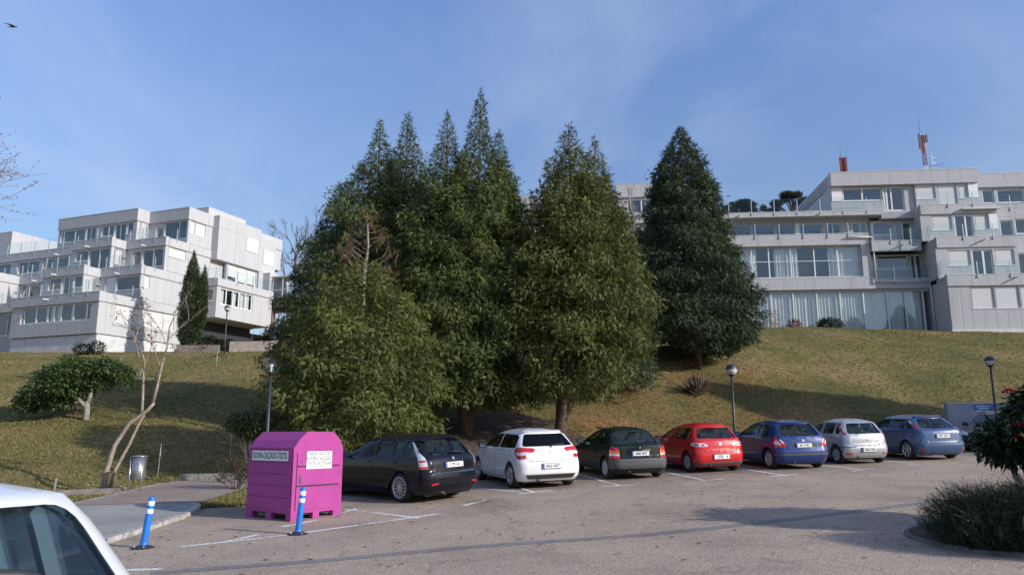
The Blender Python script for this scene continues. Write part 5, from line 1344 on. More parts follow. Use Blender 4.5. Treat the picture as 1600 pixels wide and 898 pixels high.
class Car:
    def __init__(s, c):
        s.c = c; s.L, s.W, s.H, s.roh = c['L'], c['W'], c['H'], c['roh']
        s.xr0, s.xf0 = -s.roh, s.L - s.roh
        s.R = c['rear']; s.Fr = c['front']; s.Wd = c['width']; s.ze = c['ze']
    def prof(s, z):
        ze = s.ze
        zz = min(z, ze)
        xr = s.xr0 + np.interp(zz, [a for a, _ in s.R], [b for _, b in s.R])
        xf = s.xf0 - np.interp(zz, [a for a, _ in s.Fr], [b for _, b in s.Fr])
        w = np.interp(zz, [a for a, _ in s.Wd], [b for _, b in s.Wd])
        if z > ze:
            t = min(1, (z - ze) / (s.H - ze)); f = math.sqrt(max(0, 1 - t))       # dome of the roof
            xm = s.c.get('xtop', (xr * .5 + xf * .5))
            g_ = f ** .9
            xr = xm + (xr - xm) * g_; xf = xm + (xf - xm) * g_; w = w * f ** .85
        return float(xr), float(xf), float(w)
    def outline(s, z, inset=0.0, cap=None):
        """half outline, rear centre round to front centre"""
        xr, xf, w = s.prof(z); xr += inset; xf -= inset; w -= inset
        if cap is not None: xf = min(xf, cap)
        up = np.clip((z - .9) / .3, 0, 1)
        L = max(.05, xf - xr); k = min(1, L / 2.2)
        ax, ay = (.20 - .04 * up) * k, min(.28 - .06 * up, w * .5); bx, by = (.42 - .12 * up) * k, min(.42 - .1 * up, w * .6)
        br, bf = (.07 + .05 * up) * k, (.16 + .06 * up) * k
        cs = s.c.get('corner', 1.0); bx, by, bf = bx * cs, by * cs, bf * cs
        P = []
        for y in np.linspace(0, w - ay, 9)[:-1]: P.append((xr + br * (y / w) ** 2, y))
        xb = xr + br * ((w - ay) / w) ** 2
        for a in np.linspace(0, math.pi / 2, 10): P.append((xb + ax * (1 - math.cos(a)) , w - ay + ay * math.sin(a)))
        xe = xf - bf * ((w - by) / w) ** 2
        xs_ = np.linspace(xb + ax, xe - bx, 44)[1:-1]
        for x in xs_: P.append((x, w))
        for a in np.linspace(0, math.pi / 2, 12): P.append((xe - bx + bx * math.sin(a), w - by + by * math.cos(a)))
        for y in np.linspace(w - by, 0, 9)[1:]: P.append((xf - bf * (y / w) ** 2, y))
        P = np.array(P)
        xm = (xr + xf) / 2
        P[:, 1] *= 1 - .055 * np.abs((P[:, 0] - xm) / (L / 2)) ** 3      # plan taper
        return P
    def solid(s, zs, inset, cap, m, idx):
        V = []; F = []; n = None
        for z in zs:
            h = s.outline(z, inset, cap); full = np.concatenate([h, h[-2:0:-1] * [1, -1]])
            n = len(full); V += [(x, y, z if inset == 0 else z) for x, y in full]
        for i in range(len(zs) - 1):
            for k in range(n): F.append((i * n + k, (i + 1) * n + k, (i + 1) * n + (k + 1) % n, i * n + (k + 1) % n))
        F.append(tuple(range(n))); F.append(tuple((len(zs) - 1) * n + k for k in range(n - 1, -1, -1)))
        me = bpy.data.meshes.new('tmp'); me.from_pydata(V, [], F)
        bm = bmesh.new(); bm.from_mesh(me); bmesh.ops.recalc_face_normals(bm, faces=bm.faces); bm.to_mesh(me); bm.free()
        me.polygons.foreach_set('material_index', [idx] * len(me.polygons))
        return me
    # surface points
    def side(s, x, z, sg, off=0.0):
        def y(x, z):
            h = s.outline(z); return float(np.interp(x, h[:, 0], h[:, 1]))
        y0 = y(x, z); gx_ = (y(x + .01, z) - y(x - .01, z)) / .02; gz_ = (y(x, z + .01) - y(x, z - .01)) / .02
        n = Vector((-gx_, 1, -gz_)).normalized(); p = Vector((x, y0, z)) + n * off
        return Vector((p.x, p.y * sg, p.z))
    def rear(s, a, z, off=0.0, front=False):
        """a: arc length from the rear (front) centre line"""
        def pt(a, z):
            h = s.outline(z)
            if front: h = h[::-1]
            d = np.concatenate([[0], np.cumsum(np.hypot(*np.diff(h, axis=0).T))]); b = abs(a)
            return np.array([np.interp(b, d, h[:, 0]), np.interp(b, d, h[:, 1]) * (1 if a >= 0 else -1), z])
        p = pt(a, z); ta = pt(a + .01, z) - pt(a - .01, z); tz = pt(a, z + .008) - pt(a, z - .008)
        n = np.cross(tz, ta); n = n / (np.linalg.norm(n) + 1e-9)
        c = np.array([.5 * (s.xr0 + s.xf0), 0, p[2]])
        if np.dot(n[:2], (p - c)[:2]) < 0: n = -n
        return Vector(p + n * off)

def patch(mapf, P, off, m, deep=.012, cuts=2):
    """a thin shell panel cut to polygon P and laid on a car's surface"""
    bm = bmesh.new(); vs = [bm.verts.new((x, y, 0)) for x, y in P]; bm.faces.new(vs)
    bmesh.ops.triangulate(bm, faces=bm.faces[:])
    for _ in range(6):
        long = [e for e in bm.edges if e.calc_length() > .10]
        if long: bmesh.ops.subdivide_edges(bm, edges=long, cuts=1); bmesh.ops.triangulate(bm, faces=bm.faces[:])
    ext = bmesh.ops.extrude_face_region(bm, geom=bm.faces[:])
    top = set(v for v in ext['geom'] if isinstance(v, bmesh.types.BMVert))
    for v in bm.verts: v.co = mapf(v.co.x, v.co.y, off if v in top else off - deep)
    bmesh.ops.recalc_face_normals(bm, faces=bm.faces)
    me = bpy.data.meshes.new('panel'); bm.to_mesh(me); bm.free()
    me.materials.append(m)
    me.polygons.foreach_set('use_smooth', [True] * len(me.polygons)); me.set_sharp_from_angle(angle=R(40))
    return me

def text_mesh(txt, size, m, bold=0.0, align='CENTER', sx=1.0):
    cu = bpy.data.curves.new('t', 'FONT'); cu.body = txt; cu.size = size; cu.align_x = align; cu.align_y = 'CENTER'; cu.offset = bold; cu.extrude = .0015
    cu.resolution_u = 3
    o = bpy.data.objects.new('t', cu); COL.objects.link(o)
    bpy.context.view_layer.update()
    me = bpy.data.meshes.new_from_object(o.evaluated_get(bpy.context.evaluated_depsgraph_get()))
    bpy.data.objects.remove(o); bpy.data.curves.remove(cu)
    me.transform(Matrix.Diagonal((sx, 1, 1, 1)))
    me.materials.clear(); me.materials.append(m)
    return me

def prism_mesh(P, a, b, axis):
    """closed cutter: polygon P swept from a to b along y (axis 1; P in x,z) or x (axis 0; P in y,z)"""
    n = len(P); V = []
    for t in (a, b): V += [((u, t, v) if axis == 1 else (t, u, v)) for u, v in P]
    return V, [tuple(range(n)), tuple(range(2 * n - 1, n - 1, -1))] + [(i, n + i, n + (i + 1) % n, (i + 1) % n) for i in range(n)]

def cutter(parts, idx=1):
    V = []; F = []
    for v, f in parts:
        k = len(V); V += v; F += [tuple(k + i for i in q) for q in f]
    me = bpy.data.meshes.new('cut'); me.from_pydata(V, [], F)
    bm = bmesh.new(); bm.from_mesh(me); bmesh.ops.recalc_face_normals(bm, faces=bm.faces); bm.to_mesh(me); bm.free()
    me.polygons.foreach_set('material_index', [idx] * len(me.polygons))
    return me

def wheel_meshes(r, w, style, n, rimr, mrim):
    t = MB(); Mx = Matrix.Rotation(R(90), 4, 'X')
    t.lathe([(rimr, -w / 2 + .012), (rimr + .02, -w / 2), (r - .035, -w / 2), (r - .008, -w / 2 + .03), (r, -w / 4), (r, w / 4), (r - .008, w / 2 - .03), (r - .035, w / 2), (rimr + .02, w / 2), (rimr, w / 2 - .012)], RUB, 32, Mx)
    q = MB()
    # outside face is at -y after the turn
    q.lathe([(rimr + .004, -w / 2 + .02), (rimr + .004, w / 2 - .02)], mrim, 32, Mx)
    q.lathe([(rimr + .006, w / 2 - .012), (rimr - .004, w / 2 + .003), (rimr - .022, w / 2 - .004), (rimr - .026, w / 2 - .05)], mrim, 32, Mx)
    q.lathe([(0, w / 2 - .09), (rimr - .01, w / 2 - .09)], BLKP, 24, Mx)
    q.lathe([(0, w / 2 - .012), (.045, w / 2 - .016), (.065, w / 2 - .03), (.066, w / 2 - .09)], mrim, 16, Mx)
    if style == 'cap':
        q.lathe([(.05, w / 2 - .01), (rimr * .55, w / 2 - .012), (rimr * .6, w / 2 - .02)], mrim, 24, Mx)
        q.lathe([(rimr * .78, w / 2 - .018), (rimr * .82, w / 2 - .008), (rimr, w / 2 - .006)], mrim, 24, Mx)
    for k in range(n):
        a = 2 * math.pi * k / n; wd = {'thin': .018, 'wide': .05, 'cap': .07}[style]
        Mk = Matrix.Rotation(R(90), 4, 'X') @ Matrix.Rotation(a, 4, 'Z')
        V = [Mk @ Vector(p) for p in ((.04, -wd * .9, w / 2 - .05), (.04, wd * .9, w / 2 - .05), (rimr - .01, wd, w / 2 - .04), (rimr - .01, -wd, w / 2 - .04),
                                      (.04, -wd * .7, w / 2 - .014), (.04, wd * .7, w / 2 - .014), (rimr - .01, wd * .75, w / 2 - .008), (rimr - .01, -wd * .75, w / 2 - .008))]
        q.add(V, [(3, 2, 1, 0), (4, 5, 6, 7), (0, 1, 5, 4), (1, 2, 6, 5), (2, 3, 7, 6), (3, 0, 4, 7)], mrim)
    return t.mesh('wheel'), q.mesh('rim')

def smooth_box(mb, x0, x1, y0, y1, z0, z1, m, b=.03):
    """box with chamfered edges"""
    bm = bmesh.new(); bmesh.ops.create_cube(bm, size=1)
    for v in bm.verts: v.co = Vector(((x0 + x1) / 2 + v.co.x * (x1 - x0), (y0 + y1) / 2 + v.co.y * (y1 - y0), (z0 + z1) / 2 + v.co.z * (z1 - z0)))
    bmesh.ops.bevel(bm, geom=bm.edges[:], offset=b, segments=3, affect='EDGES', profile=.6)
    bm.verts.index_update(); mb.add([v.co.copy() for v in bm.verts], [[v.index for v in f.verts] for f in bm.faces], m, True); bm.free()

def build_car(c, loc, heading, label, group='cars parked in the curved row'):
    """heading: degrees to the left of straight ahead"""
    K = Car(c); P_ = c['paint']; rz = R(90 + heading)
    h = Vector((math.cos(rz), math.sin(rz))); lf = Vector((-h.y, h.x))
    def gzz(a, b): q = Vector(loc) + h * a + lf * b; return gz(q.x, q.y) + .02
    wb, tr = c['wb'], c['track']
    zl, zr = (gzz(0, tr / 2) + gzz(wb, tr / 2)) / 2, (gzz(0, -tr / 2) + gzz(wb, -tr / 2)) / 2
    zb_, zf = (gzz(0, tr / 2) + gzz(0, -tr / 2)) / 2, (gzz(wb, tr / 2) + gzz(wb, -tr / 2)) / 2
    root = empty('parked_car', (loc[0], loc[1], zb_), 0, label, 'car', group)
    ex = Vector((h.x, h.y, (zf - zb_) / wb)).normalized(); ey = Vector((lf.x, lf.y, (zl - zr) / tr)); ez = ex.cross(ey).normalized(); ey = ez.cross(ex)
    root.matrix_world = Matrix.Translation((loc[0], loc[1], zb_)) @ Matrix((ex, ey, ez)).transposed().to_4x4()
    ze, H = K.ze, K.H
    zs = list(np.concatenate([np.linspace(c['z0'], .9, 22), np.linspace(.9, ze, 16)[1:], ze + (H - ze) * (1 - np.linspace(1, .06, 12)[1:] ** 2)]))
    outer = bpy.data.objects.new('o', K.solid(zs, 0, None, None, 0)); COL.objects.link(outer)
    bm_ = outer.data; bm_.materials.append(P_); bm_.materials.append(CABIN)
    zi = list(np.concatenate([np.linspace(.66, ze - .02, 14), [ze + .01, ze + (H - ze) * .45 - .02]]))
    cuts = [K.solid(zi, .05, c['cowl'], None, 1)]
    dlo = c['dlo']; wins = [round_poly(poly_clip_x(dlo, a, b), .03) for a, b in c['panes']]
    rw = c['rearwin']; ws = c['wind']
    xin = c['cowl'] - 1.0
    cuts.append(cutter([prism_mesh(w, -2, 2, 1) for w in wins]))
    cuts.append(cutter([prism_mesh(rw, K.xr0 - 1, K.xr0 + c.get('rcut', .75), 0)]))
    cuts.append(cutter([prism_mesh(ws, xin, K.xf0 + 1, 0)]))
    wr = c['wr'] + .055; circ = [(wr * math.cos(2 * math.pi * k / 28), wr * math.sin(2 * math.pi * k / 28)) for k in range(28)]
    cyl = []
    for ax in (0, wb):
        for sg in (1, -1):
            a, b = sorted((sg * (K.W / 2 - .30), sg * 2)); cyl.append(prism_mesh([(ax + x, c['wr'] + z) for x, z in circ], a, b, 1))
    cuts.append(cutter(cyl))
    for me in cuts:
        o = bpy.data.objects.new('c', me); COL.objects.link(o)
        md = outer.modifiers.new('b', 'BOOLEAN'); md.operation = 'DIFFERENCE'; md.solver = 'EXACT'; md.object = o
    bpy.context.view_layer.update()
    bme = bpy.data.meshes.new_from_object(outer.evaluated_get(bpy.context.evaluated_depsgraph_get()))
    for md in list(outer.modifiers):
        o = md.object; outer.modifiers.remove(md); bpy.data.objects.remove(o)
    bpy.data.objects.remove(outer)
    bme.materials.clear(); bme.materials.append(P_); bme.materials.append(CABIN)
    bme.polygons.foreach_set('use_smooth', [True] * len(bme.polygons)); bme.set_sharp_from_angle(angle=R(32))
    bme.name = 'body'; link('body', bme, root)
    # panes
    gl = CARDK if c.get('tint') else c.get('glass', CARGL)
    for w in wins:
        for sg in (1, -1): link('side_window', patch(lambda x, z, o, sg=sg: K.side(x, z, sg, o), grow(w, .012), -.012, gl, .004), root)
    def rmap(a, z, o): return K.rear(a, z, o)
    def fmap(a, z, o): return K.rear(a, z, o, True)
    rwin = link('rear_window', patch(rmap, grow(c.get('rearpane', rw), .012), -.010, CARDK if c.get('tint') else CARGL, .004), root)
    link('windscreen', patch(fmap, grow(c.get('windpane', ws), .012), -.010, c.get('glass', CARGL), .004), root)
    # wiper
    wp = c.get('wiper')
    if wp:
        m = MB(); a0, a1, zw = wp
        m.tube([K.rear(a0, zw, .02), K.rear((a0 + a1) / 2, zw + .012, .025), K.rear(a1, zw + .015, .018)], .011, BLKP, 5)
        m.tube([K.rear(a0, zw - .05, .02), K.rear(a0, zw, .03)], .016, BLKP, 6); link('wiper', m.mesh('wiper'), rwin)
    # doors, tailgate, their gaps and handles
    for d in c['doors']:
        for sg in (1, -1):
            f = lambda x, z, o, sg=sg: K.side(x, z, sg, o)
            dp_ = round_poly(d['poly'], .05)
            o = link('door', patch(f, dp_, .0035, P_, .012, 3), root)
            link('door_gap', patch(f, grow(dp_, .007), .0012, SEAM, .008, 3), o)
            hx, hz = d['handle']; m = MB()
            q = K.side(hx, hz, sg, .014); smooth_box(m, q.x - .085, q.x + .085, q.y - .014, q.y + .014, q.z - .015, q.z + .015, d.get('hm', P_), .01); link('handle', m.mesh('handle'), o)
    tg = c.get('tailgate')
    if tg:
        tp = round_poly(tg, .05); o = link('tailgate', patch(rmap, tp, .0035, P_, .012, 3), root)
        link('tailgate_gap', patch(rmap, grow(tp, .007), .0012, SEAM, .008, 3), o)
    for nm, poly, off, m in c['rearbits']:
        r_ = link(nm, patch(rmap, poly, off, m, .02 + max(0, off - .01)), root)
    for base, extra in c['tails']:
        for sg in (1, -1):
            b = [(a * sg, z) for a, z in base[0]]; o = link('tail_light', patch(rmap, b, .012, base[1], .025), root)
            for e, m, nm in extra: link(nm, patch(rmap, [(a * sg, z) for a, z in e], .0155, m, .012), o)
    for nm, poly, off, m in c.get('frontbits', []):
        link(nm, patch(fmap, poly, off, m, .02), root)
    for poly in c.get('heads', []):
        for sg in (1, -1):
            o = link('headlight', patch(fmap, [(a * sg, z) for a, z in poly], .008, CLL, .02), root)
    # number plate
    if c.get('plate'):
        txt, zp, pw, ph = c['plate']
        p0, p1 = K.rear(0, zp - .05, 0), K.rear(0, zp + .05, 0); ez_ = (p1 - p0).normalized(); n_ = Vector((ez_.z * -1, 0, ez_.x)).normalized()
        if n_.x > 0: n_ = -n_
        ctr = K.rear(0, zp, .03) if not c.get('platein') else K.rear(0, zp, .016)
        ex_ = Vector((0, -1, 0)); Mp = Matrix((ex_, ez_, n_)).transposed().to_4x4(); Mp.translation = ctr
        m = MB(); m.box(-pw / 2, pw / 2, -ph / 2, ph / 2, -.012, 0, PLATE, Mp); m.box(-pw / 2 - .012, pw / 2 + .012, -ph / 2 - .012, ph / 2 + .012, -.02, -.012, BLKP, Mp)
        if c.get('euband', True): m.box(-pw / 2 + .002, -pw / 2 + .042, -ph / 2 + .002, ph / 2 - .002, 0, .001, PBLUE, Mp)
        o = link('number_plate', m.mesh('number_plate'), root)
        if txt:
            tm = text_mesh(txt, ph * .88, PTXT, .0022, sx=.86); tm.transform(Mp @ Matrix.Translation((.02, -.003, .0012))); link('plate_text', tm, o)
    # wheels
    tm, rm = wheel_meshes(c['wr'], c.get('ww', .2), *c['wheel'])
    for ax in (0, wb):
        for sg in (1, -1):
            w = link('wheel', tm, root); w.location = (ax, sg * (tr / 2), c['wr'])
            w.rotation_euler = (0, R(random.uniform(0, 70)), 0 if sg == -1 else math.pi)
            link('rim', rm, w)
    # mirrors
    mx, mz = c['mirror']
    for sg in (1, -1):
        m = MB(); q = K.side(mx, mz, sg, 0); smooth_box(m, q.x - .07, q.x + .06, q.y + sg * .11 - .10, q.y + sg * .11 + .10, mz - .02, mz + .13, c.get('mirm', P_), .045)
        m.box(q.x - .0715, q.x - .069, q.y + sg * .11 - .08, q.y + sg * .11 + .08, mz, mz + .11, CHROME); link('door_mirror', m.mesh('door_mirror'), root)
    # seats
    sx = c['cowl'] - 1.05
    for x, ys in ((sx, (.36, -.36)), (sx - .85, (.36, -.36))):
        for y in ys:
            m = MB(); smooth_box(m, x - .28, x + .22, y - .25, y + .25, .55, .74, SEAT, .05)
            Mt = MB(); smooth_box(m, x - .40, x - .26, y - .24, y + .24, .70, 1.13 if x == sx else 1.02, SEAT, .05)
            smooth_box(m, x - .40, x - .30, y - .13, y + .13, 1.13 if x == sx else 1.03, min(1.32, K.H - .14) if x == sx else 1.17, SEAT, .04)
            link('seat', m.mesh('seat'), root)
    m = MB(); smooth_box(m, c['cowl'] - .45, c['cowl'] - .04, -K.W / 2 + .14, K.W / 2 - .14, .62, c.get('dash', .93), CABIN, .06); link('dashboard', m.mesh('dashboard'), root)
    m = MB(); rr = .18; ctr = Vector((c['cowl'] - .58, .36, c.get('wheelz', .93))); tl = Matrix.Rotation(R(-62), 3, 'Y')
    m.tube([ctr + tl @ Vector((rr * math.cos(a), rr * math.sin(a), 0)) for a in np.linspace(0, 2 * math.pi, 25)], .017, BLKP, 8, False)
    for a in (0.4, math.pi - .4, -math.pi / 2): m.tube([ctr, ctr + tl @ Vector((rr * math.sin(a), rr * math.cos(a), 0))], .014, BLKP, 6)
    m.tube([ctr, ctr + tl @ Vector((0, 0, -.25))], .035, BLKP, 8); link('steering_wheel', m.mesh('steering_wheel'), root)
    # aerial
    if c.get('aerial'):
        xa, la = c['aerial']; m = MB(); zt = H - .02
        m.tube([(xa, 0, zt), (xa, 0, zt + .03)], .02, BLKP, 6); m.tube([(xa, 0, zt + .03), (xa - la * .6, 0, zt + .03 + la * .8)], .006, BLKP, 4); link('aerial', m.mesh('aerial'), root)
    # underside and exhaust
    m = MB(); m.box(K.xr0 + .25, K.xf0 - .3, -K.W / 2 + .2, K.W / 2 - .2, c['z0'] - .04, c['z0'] - .002, BLKP)
    m.tube([(K.xr0 + .6, .35, .24), (K.xr0 + .02, .35, .23)], .025, GRYP, 8); link('underside', m.mesh('underside'), root)
    return root

def hatch(**k):
    """a hatchback's lines; k overrides"""
    L, W, H = k['L'], k['W'], k['H']; hw = W / 2
    b = k.get('belt', .93)
    d = dict(z0=.20, ze=H - .12, wr=.305, ww=.195, wheel=('wide', 5, .20, ALLOY), cowl=k['wb'] - .42,
             rear=[(.20, .12), (.28, .05), (.40, .008), (.52, 0), (.60, .012), (.66, .045), (.80, .055), (b, .09), (b + .05, .125), (H - .12, .46)],
             front=[(.20, .14), (.30, .04), (.45, 0), (.58, .01), (.66, .05), (.72, .13), (.78, .32), (.86, .66), (.93, .93), (.98, 1.10), (1.06, 1.25), (H - .12, 1.98)],
             width=[(.20, hw * .93), (.30, hw * .985), (.50, hw), (.70, hw * .995), (b - .06, hw * .972), (b, hw * .945), (b + .02, hw * .935), (H - .16, hw * .745), (H - .12, hw * .67)])
    d.update(k); return d
def rw_poly(z0, z1, y0, y1, r=.07): return round_poly([(-y0, z0), (y0, z0), (y1, z1), (-y1, z1)], r)
def dlo_of(xf0, b, H, xr_b, xr_t, rise=.02, top=.145):
    zt = H - top
    return [(xr_b, b + .02 + rise), (xr_t, zt - .05), (xr_t + .16, zt), (xf0 - 2.45, zt + .005), (xf0 - 2.12, zt - .03), (xf0 - 1.86, zt - .12), (xf0 - 1.42, b + .03), (xf0 - 1.44, b + .01)]
def disc(a, z, r, n=14): return [(a + r * math.cos(2 * math.pi * k / n), z + r * math.sin(2 * math.pi * k / n)) for k in range(n)]
def std_doors(b, hm, xm=1.02, xe=2.02):
    return [dict(poly=[(.40, .30), (xm - .01, .27), (xm - .01, b - .03), (-.02, b - .03), (-.04, .80), (.22, .62), (.36, .45)], handle=(.18, b - .09), hm=hm),
            dict(poly=[(xm + .01, .27), (xe, .28), (xe + .03, b - .12), (xe - .1, b - .03), (xm + .01, b - .03)], handle=(xm + .17, b - .09), hm=hm)]
def one_door(b, hm, x0=.72, xe=1.98): return [dict(poly=[(x0 + .06, .28), (xe, .28), (xe + .03, b - .12), (xe - .1, b - .03), (x0, b - .03)], handle=(x0 + .2, b - .09), hm=hm)]

C = {}
# black estate
pb_ = paint('paint_black', (.005, .006, .011), coat=.55)
b = .96; L = 4.65; roh = .97; H = 1.50
C['estate'] = hatch(L=L, W=1.77, H=H, wb=2.675, track=1.50, roh=roh, belt=b, wr=.325, ww=.215, wheel=('thin', 13, .235, ALLOY), paint=pb_,
    rear=[(.20, .14), (.28, .06), (.40, .01), (.55, 0), (.64, .01), (.68, .06), (.85, .07), (b, .10), (b + .05, .14), (1.34, .42), (H - .12, .56)],
    front=[(.20, .14), (.30, .04), (.45, 0), (.60, .02), (.70, .10), (.76, .28), (.84, .62), (.92, .98), (.98, 1.22), (1.06, 1.42), (H - .12, 2.15)],
    dlo=[(-.50, b + .06), (-.55, H - .20), (-.45, H - .15), (1.10, H - .14), (1.55, H - .17), (1.80, H - .25), (2.27, b + .04), (2.25, b + .02)], panes=[(-.55, -.07), (.02, .30), (.33, .93), (1.0, 2.3)],
    rearwin=rw_poly(1.03, 1.37, .62, .47), rearpane=rw_poly(1.02, 1.38, .66, .49), wind=rw_poly(1.03, 1.36, .66, .50), cowl=2.26, rcut=.9,
    doors=std_doors(b, pb_, .97, 2.1), tailgate=[(-.60, .66), (.60, .66), (.60, .98), (-.60, .98)],
    rearbits=[('rear_bumper', [(-1.0, .40), (1.0, .40), (1.0, .645), (-1.0, .645)], .014, pb_), ('roof_spoiler', [(-.50, 1.385), (.50, 1.385), (.48, 1.41), (-.48, 1.41)], .05, pb_), ('badge', disc(0, .955, .035), .012, CHROME),
              ('chrome_strip', [(-.62, .645), (.62, .645), (.62, .66), (-.62, .66)], .012, CHROME), ('reflector', [(.50, .42), (.68, .40), (.68, .43), (.50, .45)], .018, REDL), ('reflector', [(-.68, .40), (-.50, .42), (-.50, .45), (-.68, .43)], .018, REDL)],
    tails=[(([(.72, .76), (.92, .75), (.94, .92), (.90, 1.12), (.84, 1.33), (.805, 1.32), (.80, 1.12), (.74, .98)], CLL), [([(.715, .765), (.915, .755), (.92, .80), (.72, .81)], REDL, 'red_lens'), ([(.75, .90), (.92, .89), (.92, .93), (.76, .94)], REDL, 'red_lens')])],
    plate=('5778 GKL', .82, .52, .11), wiper=(-.38, .02, 1.07), mirror=(1.98, b + .01))
# white hatchback
pw = paint('paint_white', (.74, .74, .74))
b = .97; L = 4.33; roh = .77; H = 1.49; xf0 = L - roh
C['white'] = hatch(L=L, W=1.79, H=H, wb=2.61, track=1.52, roh=roh, belt=b, wr=.32, ww=.205, wheel=('wide', 7, .22, ALLOY), paint=pw, tint=True,
    rear=[(.20, .16), (.28, .07), (.40, .01), (.55, 0), (.66, .01), (.72, .05), (.85, .06), (b, .085), (b + .06, .13), (H - .12, .48)],
    dlo=dlo_of(xf0, b, H, -.28, -.22, .03), panes=[(-.5, .86), (.90, 2.6)], rearwin=rw_poly(1.06, 1.36, .70, .54), rearpane=rw_poly(1.05, 1.37, .76, .57), wind=rw_poly(1.05, 1.36, .68, .5), cowl=2.25,
    doors=std_doors(b, pw), tailgate=[(-.56, .70), (.56, .70), (.66, .80), (.66, .99), (-.66, .99), (-.66, .80)],
    rearbits=[('diffuser', [(-.62, .27), (.62, .27), (.68, .37), (-.68, .37)], .012, BLKP), ('chrome_strip', [(-.64, .37), (.64, .37), (.64, .385), (-.64, .385)], .016, CHROME), ('badge', disc(0, .93, .03), .012, CHROME),
              ('roof_spoiler', [(-.52, 1.375), (.52, 1.375), (.50, 1.40), (-.50, 1.40)], .05, pw)],
    tails=[(([(.40, .98), (.46, 1.02), (.86, 1.04), (1.06, .97), (.98, .86), (.88, .76), (.66, .77), (.66, .88), (.44, .93)], REDL), [([(.52, .915), (.68, .93), (.94, .90), (.88, .84), (.70, .85)], CLL, 'clear_lens')])],
    plate=('0555 HNT', .575, .50, .115), wiper=(-.05, -.45, 1.075), mirror=(1.98, b), mirm=BLKP, aerial=(.35, .22))
# dark green three-door
pg = paint('paint_darkgreen', (.006, .016, .014), coat=.6)
b = .93; L = 4.11; roh = .72; H = 1.425; xf0 = L - roh
C['green'] = hatch(L=L, W=1.71, H=H, wb=2.61, track=1.45, roh=roh, belt=b, wheel=('cap', 7, .20, HUBC), paint=pg,
    rear=[(.20, .12), (.28, .05), (.40, .005), (.56, 0), (.60, .015), (.63, .05), (.85, .06), (b + .01, .07), (b + .03, .15), (H - .12, .72)],
    dlo=dlo_of(xf0, b, H, -.02, .18, .04), panes=[(-.3, .72), (.80, 2.6)], rearwin=rw_poly(.99, 1.285, .62, .50), rearpane=rw_poly(.98, 1.295, .66, .52), wind=rw_poly(1.02, 1.30, .64, .5), cowl=2.18, rcut=1.05,
    doors=one_door(b, pg, .76), tailgate=[(-.56, .585), (.56, .585), (.58, .93), (-.58, .93)],
    rearbits=[('rear_bumper', [(-1.02, .32), (1.02, .32), (1.02, .575), (-1.02, .575)], .018, GRYP), ('lower_bumper', [(-.95, .24), (.95, .24), (.98, .315), (-.98, .315)], .012, pg), ('lip_spoiler', [(-.58, .935), (.58, .935), (.57, .955), (-.57, .955)], .035, pg),
              ('chrome_strip', [(-.30, .80), (.30, .80), (.30, .815), (-.30, .815)], .014, CHROME), ('badge', disc(0, .875, .03), .012, CHROME), ('arch_trim', [(.0, .0), (.01, 0), (.01, .01)], .0, GRYP)],
    tails=[(([(.60, .59), (.93, .60), (.92, .80), (.85, .93), (.64, .88), (.60, .80)], REDL), [([(.605, .66), (.92, .68), (.92, .73), (.60, .71)], CLL, 'clear_lens'), ([(.60, .725), (.92, .745), (.91, .80), (.605, .785)], ORL, 'amber_lens')])],
    plate=('6808 BNT', .715, .50, .115), wiper=(.25, -.25, 1.015), mirror=(1.92, b), aerial=(.55, .1))
C['green']['rearbits'] = [q for q in C['green']['rearbits'] if q[0] != 'arch_trim']
# red hatchback
pr = paint('paint_red', (.56, .012, .016))
b = .93; L = 3.96; roh = .66; H = 1.44; xf0 = L - roh
C['red'] = hatch(L=L, W=1.70, H=H, wb=2.46, track=1.43, roh=roh, belt=b, wheel=('cap', 6, .19, HUBC), paint=pr,
    dlo=dlo_of(xf0, b, H, -.17, -.08, .03), panes=[(-.4, -.0), (.03, .84), (.92, 2.6)], rearwin=rw_poly(1.0, 1.31, .66, .52), rearpane=rw_poly(.99, 1.32, .71, .54), wind=rw_poly(1.02, 1.31, .64, .5), cowl=2.02,
    doors=std_doors(b, pr, .97, 1.9), tailgate=[(-.50, .60), (.50, .60), (.58, .72), (.66, .94), (-.66, .94), (-.58, .72)],
    rearbits=[('diffuser', [(-.85, .25), (.85, .25), (.86, .32), (-.86, .32)], .012, GRYP), ('badge', disc(0, .845, .055), .012, CHROME), ('roof_spoiler', [(-.50, 1.335), (.50, 1.335), (.48, 1.355), (-.48, 1.355)], .045, pr),
              ('side_trim', [(-.30, .695), (.30, .695), (.30, .705), (-.30, .705)], .006, CHROME)],
    tails=[(([(.42, .78), (.40, .82), (.52, .875), (.93, .89), (.96, .80), (.70, .775)], CLL), [([(.48, .80), (.54, .85), (.60, .85), (.58, .79)], REDL, 'red_lens'), ([(.66, .80), (.68, .86), (.80, .87), (.80, .80)], REDL, 'red_lens')])],
    plate=('1733    4', .48, .50, .13), euband=False, wiper=(-.35, -.02, 1.03), mirror=(1.76, b), aerial=(.3, .06))
